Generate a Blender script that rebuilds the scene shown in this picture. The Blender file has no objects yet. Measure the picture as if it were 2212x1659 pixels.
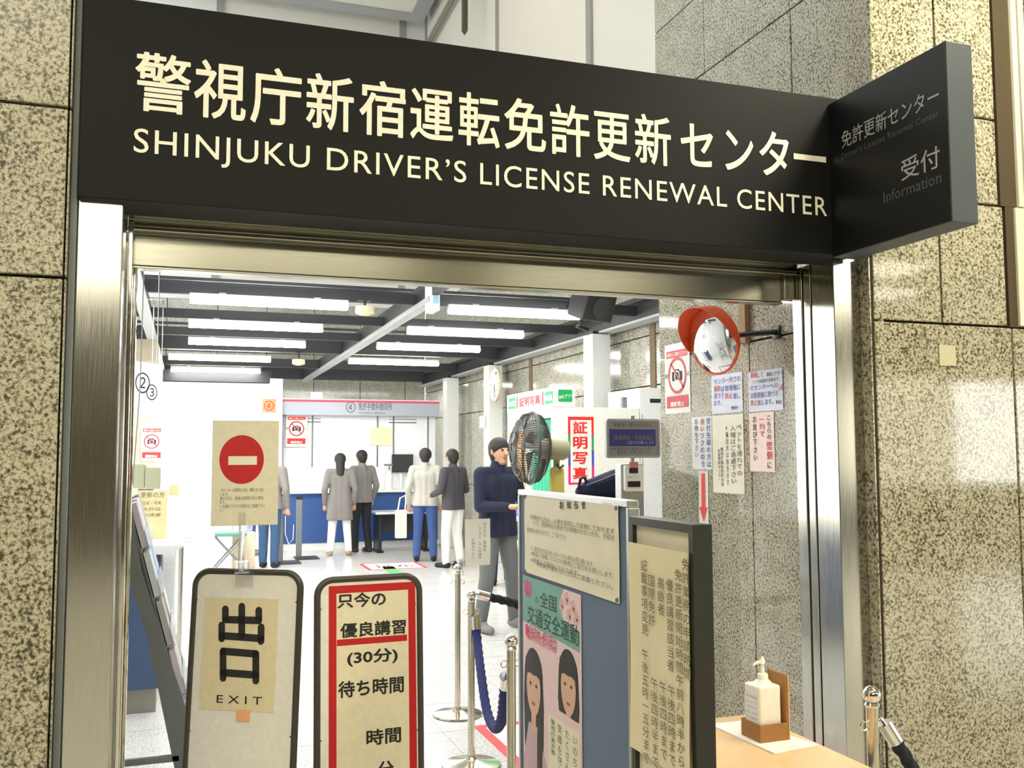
import bpy, bmesh, math, random
from math import sin, cos, pi, radians as R
from mathutils import Vector as V, Matrix

random.seed(7)
SC = bpy.context.scene
COL = SC.collection

# ------------------------------------------------------------------ camera
EYE = 1.6
F = 2050.3                     # focal length in pixels of the 2212 px wide frame
YAW, PITCH, ROLL = 0.33001, 0.0747, -0.003545
fw = V((sin(YAW)*cos(PITCH), cos(YAW)*cos(PITCH), sin(PITCH)))
rt = V((cos(YAW), -sin(YAW), 0)); up = rt.cross(fw)
rt, up = cos(ROLL)*rt + sin(ROLL)*up, -sin(ROLL)*rt + cos(ROLL)*up
cd = bpy.data.cameras.new('camera'); cam = bpy.data.objects.new('camera', cd); COL.objects.link(cam)
cd.sensor_width = 36; cd.lens = 36*F/2212; cd.clip_start = .05; cd.clip_end = 200
m = Matrix((rt, up, -fw)).transposed().to_4x4(); m.translation = (0, 0, EYE); cam.matrix_world = m
SC.camera = cam

def at(px, py, X=None, Y=None, Z=None):
    """measured photo point -> the point of a world plane it lies on (used for surveying)"""
    d = fw*F + rt*(px-1106) + up*(829.5-py)
    t = X/d.x if X is not None else Y/d.y if Y is not None else (Z-EYE)/d.z
    return d*t + V((0, 0, EYE))

# ------------------------------------------------------------------ world, lights, exposure
SC.view_settings.view_transform = 'Standard'; SC.view_settings.look = 'None'
SC.view_settings.gamma = 1; SC.view_settings.use_curve_mapping = False
SC.view_settings.exposure = 0.0
W = bpy.data.worlds.new('sky'); SC.world = W; W.use_nodes = True
wn = W.node_tree.nodes; wl = W.node_tree.links
bg = wn['Background']; bg.inputs[1].default_value = 4.5
tc = wn.new('ShaderNodeTexCoord'); sx = wn.new('ShaderNodeSeparateXYZ'); cr = wn.new('ShaderNodeValToRGB')
wl.new(tc.outputs['Generated'], sx.inputs[0]); wl.new(sx.outputs['Z'], cr.inputs[0]); wl.new(cr.outputs[0], bg.inputs[0])
cr.color_ramp.elements[0].color = (.75, .8, .8, 1); cr.color_ramp.elements[1].color = (.45, .62, .95, 1)

def area(name, loc, size, power, color=(1, 1, 1), rot=(0, 0, 0), spread=180):
    l = bpy.data.lights.new(name, 'AREA'); l.shape = 'RECTANGLE'; l.size, l.size_y = size
    l.energy = power; l.color = color; l.spread = R(spread)
    o = bpy.data.objects.new(name, l); COL.objects.link(o); o.location = loc; o.rotation_euler = rot
    return o
WARM = (1, .94, .74)
for i, (x, y) in enumerate(((-1.2, .9), (1.0, .2), (3.3, .9), (-.9, -3.8), (-1.2, -5.4), (-1.4, -7.0), (1.4, -4.4), (8.2, -4.0), (9.6, -5.6), (5, -5))):
    area('hall_downlight', (x, y, 4.06), (1.6 if y > -1 else 2.2, .5 if y > -1 else .9), 58 if y > -1 else 62, WARM)
area('spot_over_wall', (3.1, 2.3, 4.05), (.4, .4), 52, (1, .93, .72))
area('atrium_light', (1.5, 11, 9.9), (5, 5), 100, (1, .93, .8))
area('payment_hall_light', (3.0, 17.4, 2.95), (2.4, .4), 60, (1, .99, .96))
area('reception_light', (.1, 13.0, 2.75), (.5, 5.5), 190, (1, 1, .99))  # added fill that brightens the reception side, no fixture hangs here
area('left_side_fill', (-1.1, 8.0, 1.9), (4, 2.2), 60, (1, 1, .98), (0, R(-90), 0))  # added fill from the left, placed inside a solid wall without any opening

# ------------------------------------------------------------------ materials
def lin(c):
    return tuple(((x/255)/12.92 if x/255 <= .04045 else ((x/255+.055)/1.055)**2.4) for x in c)
MATS = {}
def mat(name, col=(200, 200, 200), rough=.5, metal=0., emit=0., trans=0., alpha=1., bump=0., bscale=40., spec=.5, vary=0., stretch=None):
    if name in MATS: return MATS[name]
    mt = bpy.data.materials.new(name); mt.use_nodes = True; n = mt.node_tree.nodes; l = mt.node_tree.links
    b = n['Principled BSDF']; c = lin(col)+(1,)
    b.inputs['Base Color'].default_value = c; b.inputs['Roughness'].default_value = rough
    b.inputs['Metallic'].default_value = metal; b.inputs['Specular IOR Level'].default_value = spec
    if emit:
        b.inputs['Emission Color'].default_value = c; b.inputs['Emission Strength'].default_value = emit
    if trans: b.inputs['Transmission Weight'].default_value = trans
    if alpha < 1: b.inputs['Alpha'].default_value = alpha
    t = n.new('ShaderNodeTexCoord'); src = t.outputs['Object']
    if stretch:
        mp = n.new('ShaderNodeMapping'); mp.inputs['Scale'].default_value = stretch; l.new(src, mp.inputs[0]); src = mp.outputs[0]
    nz = n.new('ShaderNodeTexNoise'); nz.inputs['Scale'].default_value = bscale; nz.inputs['Detail'].default_value = 3
    l.new(src, nz.inputs['Vector'])
    if bump:
        bp = n.new('ShaderNodeBump'); bp.inputs['Strength'].default_value = bump; bp.inputs['Distance'].default_value = .01
        l.new(nz.outputs[0], bp.inputs['Height']); l.new(bp.outputs[0], b.inputs['Normal'])
    v = vary or .04
    rp = n.new('ShaderNodeValToRGB'); l.new(nz.outputs[0], rp.inputs[0])
    rp.color_ramp.elements[0].position = .3; rp.color_ramp.elements[1].position = .7
    rp.color_ramp.elements[0].color = tuple(x*(1-v) for x in c[:3])+(1,); rp.color_ramp.elements[1].color = tuple(min(1, x*(1+v)) for x in c[:3])+(1,)
    l.new(rp.outputs[0], b.inputs['Base Color'])
    if metal:
        mr = n.new('ShaderNodeMapRange'); mr.inputs['To Min'].default_value = max(.02, rough-.05); mr.inputs['To Max'].default_value = rough+.07
        l.new(nz.outputs[0], mr.inputs[0]); l.new(mr.outputs[0], b.inputs['Roughness'])
    MATS[name] = mt; return mt

def granite(name, light, mid, dark, scale=105, rough=.1, lo=.43, hi=.485):
    mt = bpy.data.materials.new(name); mt.use_nodes = True; n = mt.node_tree.nodes; l = mt.node_tree.links
    b = n['Principled BSDF']; t = n.new('ShaderNodeTexCoord')
    def noise(sc, det, rg=.6):
        z = n.new('ShaderNodeTexNoise'); z.inputs['Scale'].default_value = sc; z.inputs['Detail'].default_value = det; z.inputs['Roughness'].default_value = rg
        l.new(t.outputs['Object'], z.inputs['Vector']); return z
    n1, n2, n3 = noise(scale, 3, .62), noise(scale*2.3, 2), noise(scale*.12, 2)
    ad = n.new('ShaderNodeMath'); ad.operation = 'MULTIPLY_ADD'; ad.inputs[1].default_value = .16; ad.inputs[2].default_value = -.08
    l.new(n3.outputs[0], ad.inputs[0])
    a2 = n.new('ShaderNodeMath'); a2.operation = 'ADD'; l.new(n1.outputs[0], a2.inputs[0]); l.new(ad.outputs[0], a2.inputs[1])
    def ramp(stops, src):
        rp = n.new('ShaderNodeValToRGB'); e = rp.color_ramp.elements
        while len(e) > 1: e.remove(e[0])
        e[0].position = stops[0][0]; e[0].color = lin(stops[0][1])+(1,)
        for p, c in stops[1:]:
            k = e.new(p); k.color = lin(c)+(1,)
        l.new(src, rp.inputs[0]); return rp
    md = tuple((x+y)/2 for x, y in zip(light, mid))
    r1 = ramp(((lo-.07, dark), (lo, mid), (hi, md), (hi+.05, light), (.75, tuple(min(255, x*1.05) for x in light))), a2.outputs[0])
    r2 = ramp(((.36, (150, 148, 140)), (.46, (255, 255, 255))), n2.outputs[0])
    mx = n.new('ShaderNodeMix'); mx.data_type = 'RGBA'; mx.blend_type = 'MULTIPLY'; mx.inputs[0].default_value = .8
    l.new(r1.outputs[0], mx.inputs[6]); l.new(r2.outputs[0], mx.inputs[7]); l.new(mx.outputs[2], b.inputs['Base Color'])
    b.inputs['Roughness'].default_value = rough
    MATS[name] = mt; return mt
GRAN = granite('polished_granite', (188, 182, 160), (136, 130, 108), (78, 73, 58), 84, .06)
GRANL = granite('satin_granite', (192, 186, 162), (136, 130, 108), (72, 68, 53), 84, .3)
GRANB = granite('honed_granite', (192, 189, 174), (150, 147, 132), (100, 97, 86), 60, .12)
FLOORM = granite('floor_stone', (232, 230, 225), (214, 212, 206), (184, 182, 176), 70, .14)
STEEL = mat('brushed_steel', (196, 194, 186), .15, 1., vary=.08, bscale=6, stretch=(60, 60, 1.2))
STEELH = mat('brushed_steel_header', (168, 166, 154), .2, 1., vary=.06, bscale=6, stretch=(1.2, 60, 60))
STEELM = mat('mirror_steel', (220, 218, 210), .07, 1.)
CHROME = mat('chrome', (225, 222, 215), .08, 1.)
POST = mat('polished_post_steel', (205, 198, 182), .16, 1.)
ALU = mat('aluminium', (178, 180, 180), .35, .9)
GREYM = mat('grey_painted_metal', (120, 124, 124), .45, .2)
DKGREY = mat('dark_grey_steel', (48, 49, 50), .5, .1)
LTGREY = mat('light_grey_metal', (176, 180, 182), .4, .1)
SIGNB = mat('charcoal_sign_panel', (20, 21, 20), .55, 0, bump=.02, bscale=300, spec=.2)
SIGNS = mat('slate_sign_edge', (72, 78, 84), .5)
SIGNK = mat('black_sign_face', (13, 14, 15), .4)
IVORY = mat('ivory_lettering', (250, 246, 228), .5)
SILVERL = mat('silver_grey_lettering', (178, 180, 180), .4)
DIML = mat('dim_grey_lettering', (92, 94, 96), .4)
WHITE = mat('white_paint', (248, 248, 246), .45)
WHITEW = mat('white_wall_paint', (222, 218, 208), .7, bump=.03, bscale=60)
PAPER = mat('white_paper', (238, 236, 228), .75, bump=.05, bscale=8)
CREAMP = mat('cream_paper', (240, 234, 212), .75, bump=.08, bscale=9)
PINKP = mat('pale_pink_paper', (244, 222, 214), .75)
BLUEP = mat('pale_blue_white_paper', (226, 230, 240), .75)
INK = mat('black_ink', (38, 36, 32), .7)
GREYINK = mat('faded_grey_ink', (122, 116, 102), .8)
REDINK = mat('red_ink', (206, 52, 52), .6)
BLUEINK = mat('blue_ink', (66, 78, 160), .6)
RED = mat('traffic_red', (196, 22, 26), .5)
BRED = mat('bright_sign_red', (236, 42, 40), .5)
ARED = mat('arrow_red', (238, 84, 70), .6)
DARKJ = mat('dark_joint', (46, 40, 28), .9)
BROWNJ = mat('aged_sealant', (112, 96, 74), .9)
BLUEC = mat('blue_counter_laminate', (52, 86, 148), .45)
NAVYC = mat('slate_blue_laminate', (62, 84, 116), .5)
FELT = mat('blue_grey_felt', (112, 130, 156), .95, bump=.3, bscale=400)
BLACK = mat('black_plastic', (26, 26, 26), .4)
DKFRAME = mat('dark_bronze_frame', (48, 48, 42), .45, .3)
BROWNF = mat('bronze_tube_frame', (84, 78, 68), .35, .5)
BOARDW = mat('off_white_sign_panel', (240, 237, 226), .4)
BOARDY = mat('yellowed_label', (230, 216, 178), .5)
ORANGE = mat('orange_plastic', (232, 82, 28), .4)
PEACH = mat('peach_card', (236, 146, 104), .7)
TAPE = mat('orange_sticky_note', (240, 176, 126), .7)
CLEAR = mat('clear_acrylic', (245, 245, 245), .05, 0, trans=.95, alpha=.55)
TABLEM = mat('beige_table_laminate', (226, 192, 146), .35)
CARD = mat('brown_cardboard', (160, 112, 62), .8)
CARDL = mat('light_cardboard_edge', (206, 176, 130), .8)
PLASTW = mat('milky_white_plastic', (240, 236, 224), .3)
NAVYR = mat('navy_rope_fibre', (34, 40, 96), .85, bump=.4, bscale=300)
BLACKR = mat('black_rope_fibre', (28, 30, 36), .85, bump=.4, bscale=300)
GREEN = mat('sign_green', (10, 168, 88), .5)
LGREEN = mat('pale_curtain_green', (60, 180, 136), .7)
MINT = mat('poster_mint', (128, 178, 170), .7)
PINK = mat('poster_pink', (242, 214, 218), .7)
HOTP = mat('poster_magenta', (224, 84, 138), .7)
DGREENI = mat('poster_dark_green', (34, 84, 62), .7)
CREAMB = mat('cream_booth_panel', (250, 248, 236), .4)
PURPLE = mat('violet_ink', (110, 84, 190), .6)
YELLOW = mat('yellow_cloth', (214, 190, 96), .9)
SKIN = mat('skin', (206, 160, 130), .55)
HAIR = mat('dark_hair', (34, 28, 26), .6)
NAVY = mat('navy_cloth', (32, 36, 58), .9, bump=.1, bscale=60)
DENIM = mat('blue_denim', (58, 84, 138), .9, bump=.1, bscale=120)
DDENIM = mat('dark_denim', (44, 58, 92), .9, bump=.1, bscale=120)
GREYT = mat('grey_trouser_cloth', (104, 106, 104), .9, bump=.1, bscale=80)
GREYC = mat('grey_wool', (122, 118, 114), .95)
WHITEC = mat('white_cotton', (236, 234, 232), .9, bump=.1, bscale=40)
BLKC = mat('black_cloth', (30, 30, 34), .9)
TANL = mat('tan_leather', (160, 132, 108), .6)
PINKT = mat('lilac_pink', (206, 176, 188), .7)
HEDGE = mat('hedge_green', (96, 128, 56), .9, bump=1, bscale=12, vary=.5)
HALLW = mat('hall_olive_panel', (70, 66, 46), .6, vary=.1, bscale=3)
LAMPM = mat('lit_diffuser', (255, 254, 250), .4, emit=54.0)
MIRR = mat('mirror_glass', (240, 242, 242), .02, 1.)

# ------------------------------------------------------------------ geometry helpers
class Fr:
    """a flat panel's own frame: origin, u (reading direction), v (up), n (towards the reader)"""
    def __init__(s, o, u, v, n): s.o, s.u, s.v, s.n = V(o), V(u).normalized(), V(v).normalized(), V(n).normalized()
    def p(s, a, b, c=0): return s.o + s.u*a + s.v*b + s.n*c
    def q(s, w):
        d = V(w)-s.o; return d.dot(s.u), d.dot(s.v)
    def sh(s, c): return Fr(s.o+s.n*c, s.u, s.v, s.n)
    def hit(s, px, py):
        """panel coordinates of a measured photo point"""
        d = fw*F + rt*(px-1106) + up*(829.5-py); c = V((0, 0, EYE))
        return s.q(c + d*((s.o-c).dot(s.n)/d.dot(s.n)))
def FX(x, y, z): return Fr((x, y, z), (1, 0, 0), (0, 0, 1), (0, -1, 0))      # faces -Y
def FYL(x, y, z): return Fr((x, y, z), (0, -1, 0), (0, 0, 1), (-1, 0, 0))    # faces -X
def FUP(x, y, z): return Fr((x, y, z), (1, 0, 0), (0, 1, 0), (0, 0, 1))      # lies on the floor
WORLD = Fr((0, 0, 0), (1, 0, 0), (0, 1, 0), (0, 0, 1))

TXT = bpy.data.curves.new('glyphs', 'FONT'); TXT.resolution_u = 3
TXO = bpy.data.objects.new('glyphs', TXT); COL.objects.link(TXO)
GC = {}
def glyph(s, bold=0., space=1., res=3):
    """outline of a written word; heavier weights stack shifted copies of the same outline"""
    k = (s, bold, space)
    if k not in GC:
        TXT.body = s; TXT.space_character = space; TXT.resolution_u = res
        bpy.context.view_layer.update()
        me = bpy.data.meshes.new_from_object(TXO.evaluated_get(bpy.context.evaluated_depsgraph_get()))
        vs = [(v.co.x, v.co.y, 0) for v in me.vertices]; fs = [tuple(p.vertices) for p in me.polygons]; bpy.data.meshes.remove(me)
        if bold:
            nd = 8 if bold >= .01 else 4; n0 = len(vs); V0, F0 = vs, fs; vs, fs = [], []
            for q in range(nd):
                dx, dy = bold*cos(2*pi*(q+.5)/nd), bold*sin(2*pi*(q+.5)/nd)
                vs += [(x+dx, y+dy, q) for x, y, _ in V0]; fs += [tuple(i+q*n0 for i in f) for f in F0]
        GC[k] = (vs, fs)
    return GC[k]

class MB:
    def __init__(s): s.bm = bmesh.new()
    def _faces(s, vs, fs):
        vv = [s.bm.verts.new(v) for v in vs]
        out = []
        for f in fs:
            try: out.append(s.bm.faces.new([vv[i] for i in f]))
            except ValueError: pass
        return vv, out
    def fbox(s, fr, a0, b0, c0, a1, b1, c1, bev=0, seg=2):
        vs = [fr.p(a, b, c) for a in (a0, a1) for b in (b0, b1) for c in (c0, c1)]
        vv, ff = s._faces(vs, ((0, 1, 3, 2), (4, 6, 7, 5), (0, 4, 5, 1), (2, 3, 7, 6), (0, 2, 6, 4), (1, 5, 7, 3)))
        if bev:
            ee = list({e for f in ff for e in f.edges})
            bmesh.ops.bevel(s.bm, geom=ee, offset=bev, segments=seg, profile=.5, affect='EDGES')
        return s
    def box(s, x0, y0, z0, x1, y1, z1, bev=0, seg=2): return s.fbox(WORLD, x0, y0, z0, x1, y1, z1, bev, seg)
    def prism(s, fr, pts, c0, c1):
        n = len(pts); vs = [fr.p(a, b, c0) for a, b in pts] + [fr.p(a, b, c1) for a, b in pts]
        s._faces(vs, [tuple(range(n))[::-1], tuple(range(n, 2*n))] + [(i, (i+1) % n, n+(i+1) % n, n+i) for i in range(n)]); return s
    def ring(s, fr, outer, inner, c0, c1):
        n = len(outer); vs = [fr.p(a, b, c) for c in (c0, c1) for L in (outer, inner) for a, b in L]
        fs = []
        for i in range(n):
            j = (i+1) % n
            fs += [(i, n+i, n+j, j), (2*n+i, 2*n+j, 3*n+j, 3*n+i), (i, j, 2*n+j, 2*n+i), (n+i, 3*n+i, 3*n+j, n+j)]
        s._faces(vs, fs); return s
    def tube(s, pts, r, seg=10, cap=True, lobes=0, pitch=60, closed=False, depth=.16):
        pts = [V(p) for p in pts]; n = len(pts); rings = []; d0 = None; L = 0
        rr = r if isinstance(r, (list, tuple)) else [r]*n
        for i, p in enumerate(pts):
            a = pts[i-1] if (i or closed) else p; b = pts[(i+1) % n] if (i < n-1 or closed) else p
            t = (b-a).normalized()
            if d0 is None:
                d0 = t.orthogonal().normalized()
            d0 = (d0 - t*d0.dot(t)).normalized(); e = t.cross(d0)
            if i: L += (p-pts[i-1]).length
            ring = []
            for k in range(seg):
                th = 2*pi*k/seg
                q = rr[i]*(1 + (depth*cos(lobes*th - L*pitch) if lobes else 0))
                ring.append(s.bm.verts.new(p + d0*(cos(th)*q) + e*(sin(th)*q)))
            rings.append(ring)
        for i in range(n if closed else n-1):
            A, B = rings[i], rings[(i+1) % n]
            for k in range(seg):
                s.bm.faces.new((A[k], A[(k+1) % seg], B[(k+1) % seg], B[k]))
        if cap and not closed:
            s.bm.faces.new(rings[0][::-1]); s.bm.faces.new(rings[-1])
        return s
    def cyl(s, p0, p1, r0, r1=None, seg=20): return s.tube([p0, p1], [r0, r0 if r1 is None else r1], seg)
    def lathe(s, o, axis, prof, seg=28):
        o = V(o); ax = V(axis).normalized(); d = ax.orthogonal().normalized(); e = ax.cross(d); rings = []
        for r, h in prof:
            rings.append([s.bm.verts.new(o + ax*h + (d*cos(2*pi*k/seg) + e*sin(2*pi*k/seg))*max(r, 1e-4)) for k in range(seg)])
        for A, B in zip(rings, rings[1:]):
            for k in range(seg): s.bm.faces.new((A[k], A[(k+1) % seg], B[(k+1) % seg], B[k]))
        s.bm.faces.new(rings[0][::-1]); s.bm.faces.new(rings[-1]); return s
    def ball(s, c, r, seg=16):
        r = r if isinstance(r, (tuple, list)) else (r, r, r)
        bmesh.ops.create_uvsphere(s.bm, u_segments=seg, v_segments=seg//2+2, radius=1, matrix=Matrix.Translation(c) @ Matrix.Diagonal((*r, 1)))
        return s
    def capsule(s, p0, r0, p1, r1, seg=12):
        p0, p1 = V(p0), V(p1)
        if (p1-p0).length > 1e-4: s.tube([p0, p1], [r0, r1], seg)
        s.ball(p0, r0, seg); s.ball(p1, r1, seg); return s
    # lettering: real outlines laid on a panel
    def put(s, fr, vs, fs, c=.0006):
        s._faces([fr.p(a, b, c+l*7e-5) for a, b, l in vs], fs)
    def fit(s, fr, txt, a0, b0, a1, b1, bold=0., space=1., c=.0006, res=3):
        vs, fs = glyph(txt, bold, space, res)
        x0, x1 = min(v[0] for v in vs), max(v[0] for v in vs); y0, y1 = min(v[1] for v in vs), max(v[1] for v in vs)
        s.put(fr, [(a0+(x-x0)/(x1-x0)*(a1-a0), b0+(y-y0)/(y1-y0)*(b1-b0), l) for x, y, l in vs], fs, c); return s
    def line(s, fr, txt, a0, a1, b, size, bold=0., c=.0006, slope=0., res=2):
        """one written line: em height SIZE on baseline B, squeezed to the width A0..A1"""
        vs, fs = glyph(txt, bold, 1., res)
        x0, x1 = min(v[0] for v in vs), max(v[0] for v in vs)
        k = (a1-a0)/(x1-x0)
        s.put(fr, [(a0+(x-x0)*k, b+y*size+(x-x0)*k*slope, l) for x, y, l in vs], fs, c); return s
    def column(s, fr, txt, a, b0, b1, wid, bold=0., c=.0006, res=2):
        """vertical writing from B0 down to B1 centred on A"""
        p = (b0-b1)/len(txt); h = p*.94
        for i, ch in enumerate(txt):
            if ch in ' \u3000': continue
            vs, fs = glyph(ch, bold, 1., res); cy = b0-p*(i+.5)
            if ch in 'ー～': vs = [(.5+(y-.38), .38-(x-.5), l) for x, y, l in vs]
            s.put(fr, [(a+(x-.5)*wid, cy+(y-.38)*h, l) for x, y, l in vs], fs, c)
        return s
    def disc(s, fr, a, b, ra, rb=None, c0=0, c1=.0006, seg=40):
        rb = rb or ra
        return s.prism(fr, [(a+ra*cos(2*pi*k/seg), b+rb*sin(2*pi*k/seg)) for k in range(seg)], c0, c1)
    def band(s, fr, a, b, ra, rb, w, c0=0, c1=.0008, seg=40):
        o = [(a+ra*cos(2*pi*k/seg), b+rb*sin(2*pi*k/seg)) for k in range(seg)]
        i = [(a+(ra-w)*cos(2*pi*k/seg), b+(rb-w)*sin(2*pi*k/seg)) for k in range(seg)]
        return s.ring(fr, o, i, c0, c1)
    def sheet(s, fr, a0, b0, a1, b1, c0=0, t=.0008, curl=.004, nu=10, nv=12, sd=1):
        """a paper sheet with a slight waviness and real thickness"""
        rnd = random.Random(sd); ph = [rnd.uniform(0, 6) for _ in range(4)]
        def h(i, j):
            x, y = i/nu, j/nv
            return c0 + curl*(.5+.25*sin(5*x+ph[0]+2*y)+.25*sin(6*y+ph[1]-x))*(.35+.65*max(abs(2*y-1), abs(2*x-1)))
        g = [[[s.bm.verts.new(fr.p(a0+(a1-a0)*i/nu, b0+(b1-b0)*j/nv, h(i, j)+k*t)) for i in range(nu+1)] for j in range(nv+1)] for k in (0, 1)]
        for j in range(nv):
            for i in range(nu):
                s.bm.faces.new((g[1][j][i], g[1][j][i+1], g[1][j+1][i+1], g[1][j+1][i]))
                s.bm.faces.new((g[0][j][i], g[0][j+1][i], g[0][j+1][i+1], g[0][j][i+1]))
        for j in range(nv):
            for i in (0, nu): s.bm.faces.new((g[0][j][i], g[1][j][i], g[1][j+1][i], g[0][j+1][i]))
        for i in range(nu):
            for j in (0, nv): s.bm.faces.new((g[0][j][i], g[0][j][i+1], g[1][j][i+1], g[1][j][i]))
        return s
    def mesh(s, name, m, smooth=False):
        bmesh.ops.recalc_face_normals(s.bm, faces=s.bm.faces[:]) if not getattr(s, 'flat', False) else None
        me = bpy.data.meshes.new(name); s.bm.to_mesh(me); s.bm.free(); me.materials.append(m)
        if smooth:
            for p in me.polygons: p.use_smooth = True
            try: me.set_sharp_from_angle(angle=R(40))
            except Exception: pass
        return me

def obj(name, mb, m, parent=None, smooth=False):
    me = mb.mesh(name, m, smooth) if isinstance(mb, MB) else mb
    o = bpy.data.objects.new(name, me); COL.objects.link(o)
    if parent is not None:
        o.parent = parent; o.matrix_parent_inverse = root_mat(parent).inverted()
    return o
def root_mat(o):
    mm = o.matrix_basis.copy()
    while o.parent is not None:
        mm = o.parent.matrix_basis @ o.matrix_parent_inverse @ mm if False else mm
        mm = root_mat(o.parent) @ o.matrix_parent_inverse @ o.matrix_basis
        break
    return mm
def tag(o, label, cat, group=None, kind=None):
    o['label'] = label; o['category'] = cat
    if group: o['group'] = group
    if kind: o['kind'] = kind
    return o
def thing(name, label, cat, loc=(0, 0, 0), group=None):
    o = bpy.data.objects.new(name, None); COL.objects.link(o); o.empty_display_size = .05; o.location = loc
    return tag(o, label, cat, group)
def struct(name, mb, m, smooth=False, parent=None):
    o = obj(name, mb, m, parent, smooth)
    if parent is None: o['kind'] = 'structure'
    return o
def dup(root, delta, label=None):
    r = root.copy(); COL.objects.link(r); r.location = V(root.location)+V(delta)
    if label: r['label'] = label
    for ch in [c for c in COL.objects if c.parent == root]:
        c = ch.copy(); COL.objects.link(c); c.parent = r; c.matrix_parent_inverse = ch.matrix_parent_inverse
        for g in [q for q in COL.objects if q.parent == ch]:
            d = g.copy(); COL.objects.link(d); d.parent = c; d.matrix_parent_inverse = g.matrix_parent_inverse
    return r
def rrect(a0, b0, a1, b1, r, seg=6):
    pts = []
    for cx, cy, t0 in ((a1-r, b1-r, 0), (a0+r, b1-r, 90), (a0+r, b0+r, 180), (a1-r, b0+r, 270)):
        pts += [(cx+r*cos(R(t0+90*k/seg)), cy+r*sin(R(t0+90*k/seg))) for k in range(seg+1)]
    return pts

# ================================================================== THE SETTING
D = 3.2                                   # plane of the entrance frame
def slabs(mb, fr, cells, t=.03, g=.005, bev=.003):
    for a0, b0, a1, b1 in cells: mb.fbox(fr, a0+g, b0+g, -t, a1-g, b1-g, 0, bev, 1)
def stone_wall(name, fr, cells, core, m=GRAN, t=.03, g=.005):
    w = MB(); slabs(w, fr, cells, t, g); o = struct(name, w, m)
    c = MB()
    for b in core: c.box(*b)
    obj('backing', c, DARKJ, o)
    return o

# floor
fl = MB(); fl.box(-12, -14, -.12, 30, 20, 0); floor = struct('floor', fl, FLOORM)
j = MB()
for k in range(-6, 10): j.box(k*.62+.2, 3.4, .0002, k*.62+.204, 19, .0007)
for k in range(0, 26): j.box(-4, 3.6+k*.62, .0002, 4.6, 3.604+k*.62, .0007)
obj('tile_joint', j, mat('floor_joint', (150, 148, 142), .8), floor)

# left front wall: granite, slabs 3 cm proud of the steel frame
YF = 3.14
fL = FX(0, YF, 0)
zl = [fL.hit(75, 225)[1], fL.hit(75, 596)[1]]
xl = fL.hit(148, 300)[0]
xe = -.357
cells = []
zz = [0.0, zl[1], zl[0], 4.2, 5.0, 7.0]
for z0, z1 in zip(zz, zz[1:]):
    cells += [(xl, z0, xe, z1), (xl-.385, z0, xl, z1), (xl-1.4, z0, xl-.385, z1), (xl-2.6, z0, xl-1.4, z1)]
stone_wall('wall_left', fL, cells, [(-6, YF+.031, 0, xe-.002, YF+.35, 7)], GRANL)

# right front wall and its return into the room
fRt = FX(0, YF, 0)
xr = fRt.hit(1880, 600)[0]; XI = 2.655
z1, z2, z3 = fRt.hit(1863, 690)[1], fRt.hit(2103, 439)[1], fRt.hit(2095, 252)[1]
xa = fRt.hit(2033, 600)[0]; xb = fRt.hit(2018, 60)[0]; xc = fRt.hit(2199, 1000)[0]
xd = fRt.hit(2172, 560)[0]; xd2 = fRt.hit(2192, 560)[0]; xe1 = fRt.hit(2150, 250)[0]; xe2 = fRt.hit(2186, 250)[0]
cells = []
for z0, zt in ((0, z1),): cells += [(2.628, z0, xc, zt), (xc, z0, xc+1.6, zt)]
XS = 2.628
cells += [(XS, z1, xa, z2), (xa, z1, xd, z2), (xd2+.12, z1, xd2+1.6, z2)]
XU = XI-.003
cells += [(XU, z2, xe1, z3)]
cells += [(XU, z3, xb, 5.2), (xb, z3, xe1, 5.2), (xe2+.1, z2, xe2+1.6, 5.2)]
cells += [(XU, 5.2, 5.6, 8)]
fSide = FYL(XI, 0, 0)
ju = lambda px, py: fSide.hit(px, py)
zs = [ju(1600, 742)[1], ju(1620, 84)[1], ju(1465, 28)[1]]
ys = -ju(1617, 700)[0]; yb = 5.04
rows = [0, zs[0], (zs[0]+zs[1])/2, zs[1], zs[2], zs[2]+.66, zs[2]+1.5, 8]
cut = [[ys], [ys], [-ju(1708, 100)[0]], [-ju(1521, 175)[0], -ju(1708, 180)[0]], [-ju(1500, 100)[0]-.0, -ju(1708, 20)[0]], [4.0], [4.4]]
wr = stone_wall('wall_right', fRt, cells, [(XI+.032, YF+.031, 0, 9.5, yb-.03, 8)])
sc2 = []
for (z0, zt), c in zip(zip(rows, rows[1:]), cut):
    yy = sorted([YF-.0]+[q for q in c if YF+.1 < q < yb-.1]+[yb])
    sc2 += [(-y1, z0, -y0, zt) for y0, y1 in zip(yy, yy[1:])]
w = MB(); slabs(w, fSide, sc2, .03, .004)
obj('return_face', w, GRAN, wr)
w = MB(); w.box(2.6135, YF+.004, 0, 2.62, YF+.12, 2.4)
for z0, zt in ((0, z1-.004), (z1+.004, 2.4)): pass
obj('edge_strip', w, GRAN, wr)
w = MB(); w.box(2.6205, YF+.006, 0, 2.655, YF+.12, 2.4); obj('edge_groove', w, DARKJ, wr)
# the slot beside the pilaster: dark recess with a pale metal trim
t = MB(); t.box(xe1+.004, YF-.004, z2, xe2, YF+.02, 5.2); t.box(xd+.006, YF-.003, z1, xd2, YF+.02, z2)
trm = struct('trim_1', t, mat('bronze_slot', (70, 58, 36), .6))
t = MB(); t.box(xe2, YF-.02, z2, xe2+.028, YF+.02, 5.2, .004); t.box(xe2+.05, YF-.012, z2, xe2+.08, YF+.02, 5.2, .004)
t.box(xd2, YF-.016, z1+.004, xd2+.1, YF+.02, z2-.004, .004)
obj('metal_strip', t, mat('pale_metal_strip', (232, 226, 206), .3, .3), trm)

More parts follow.
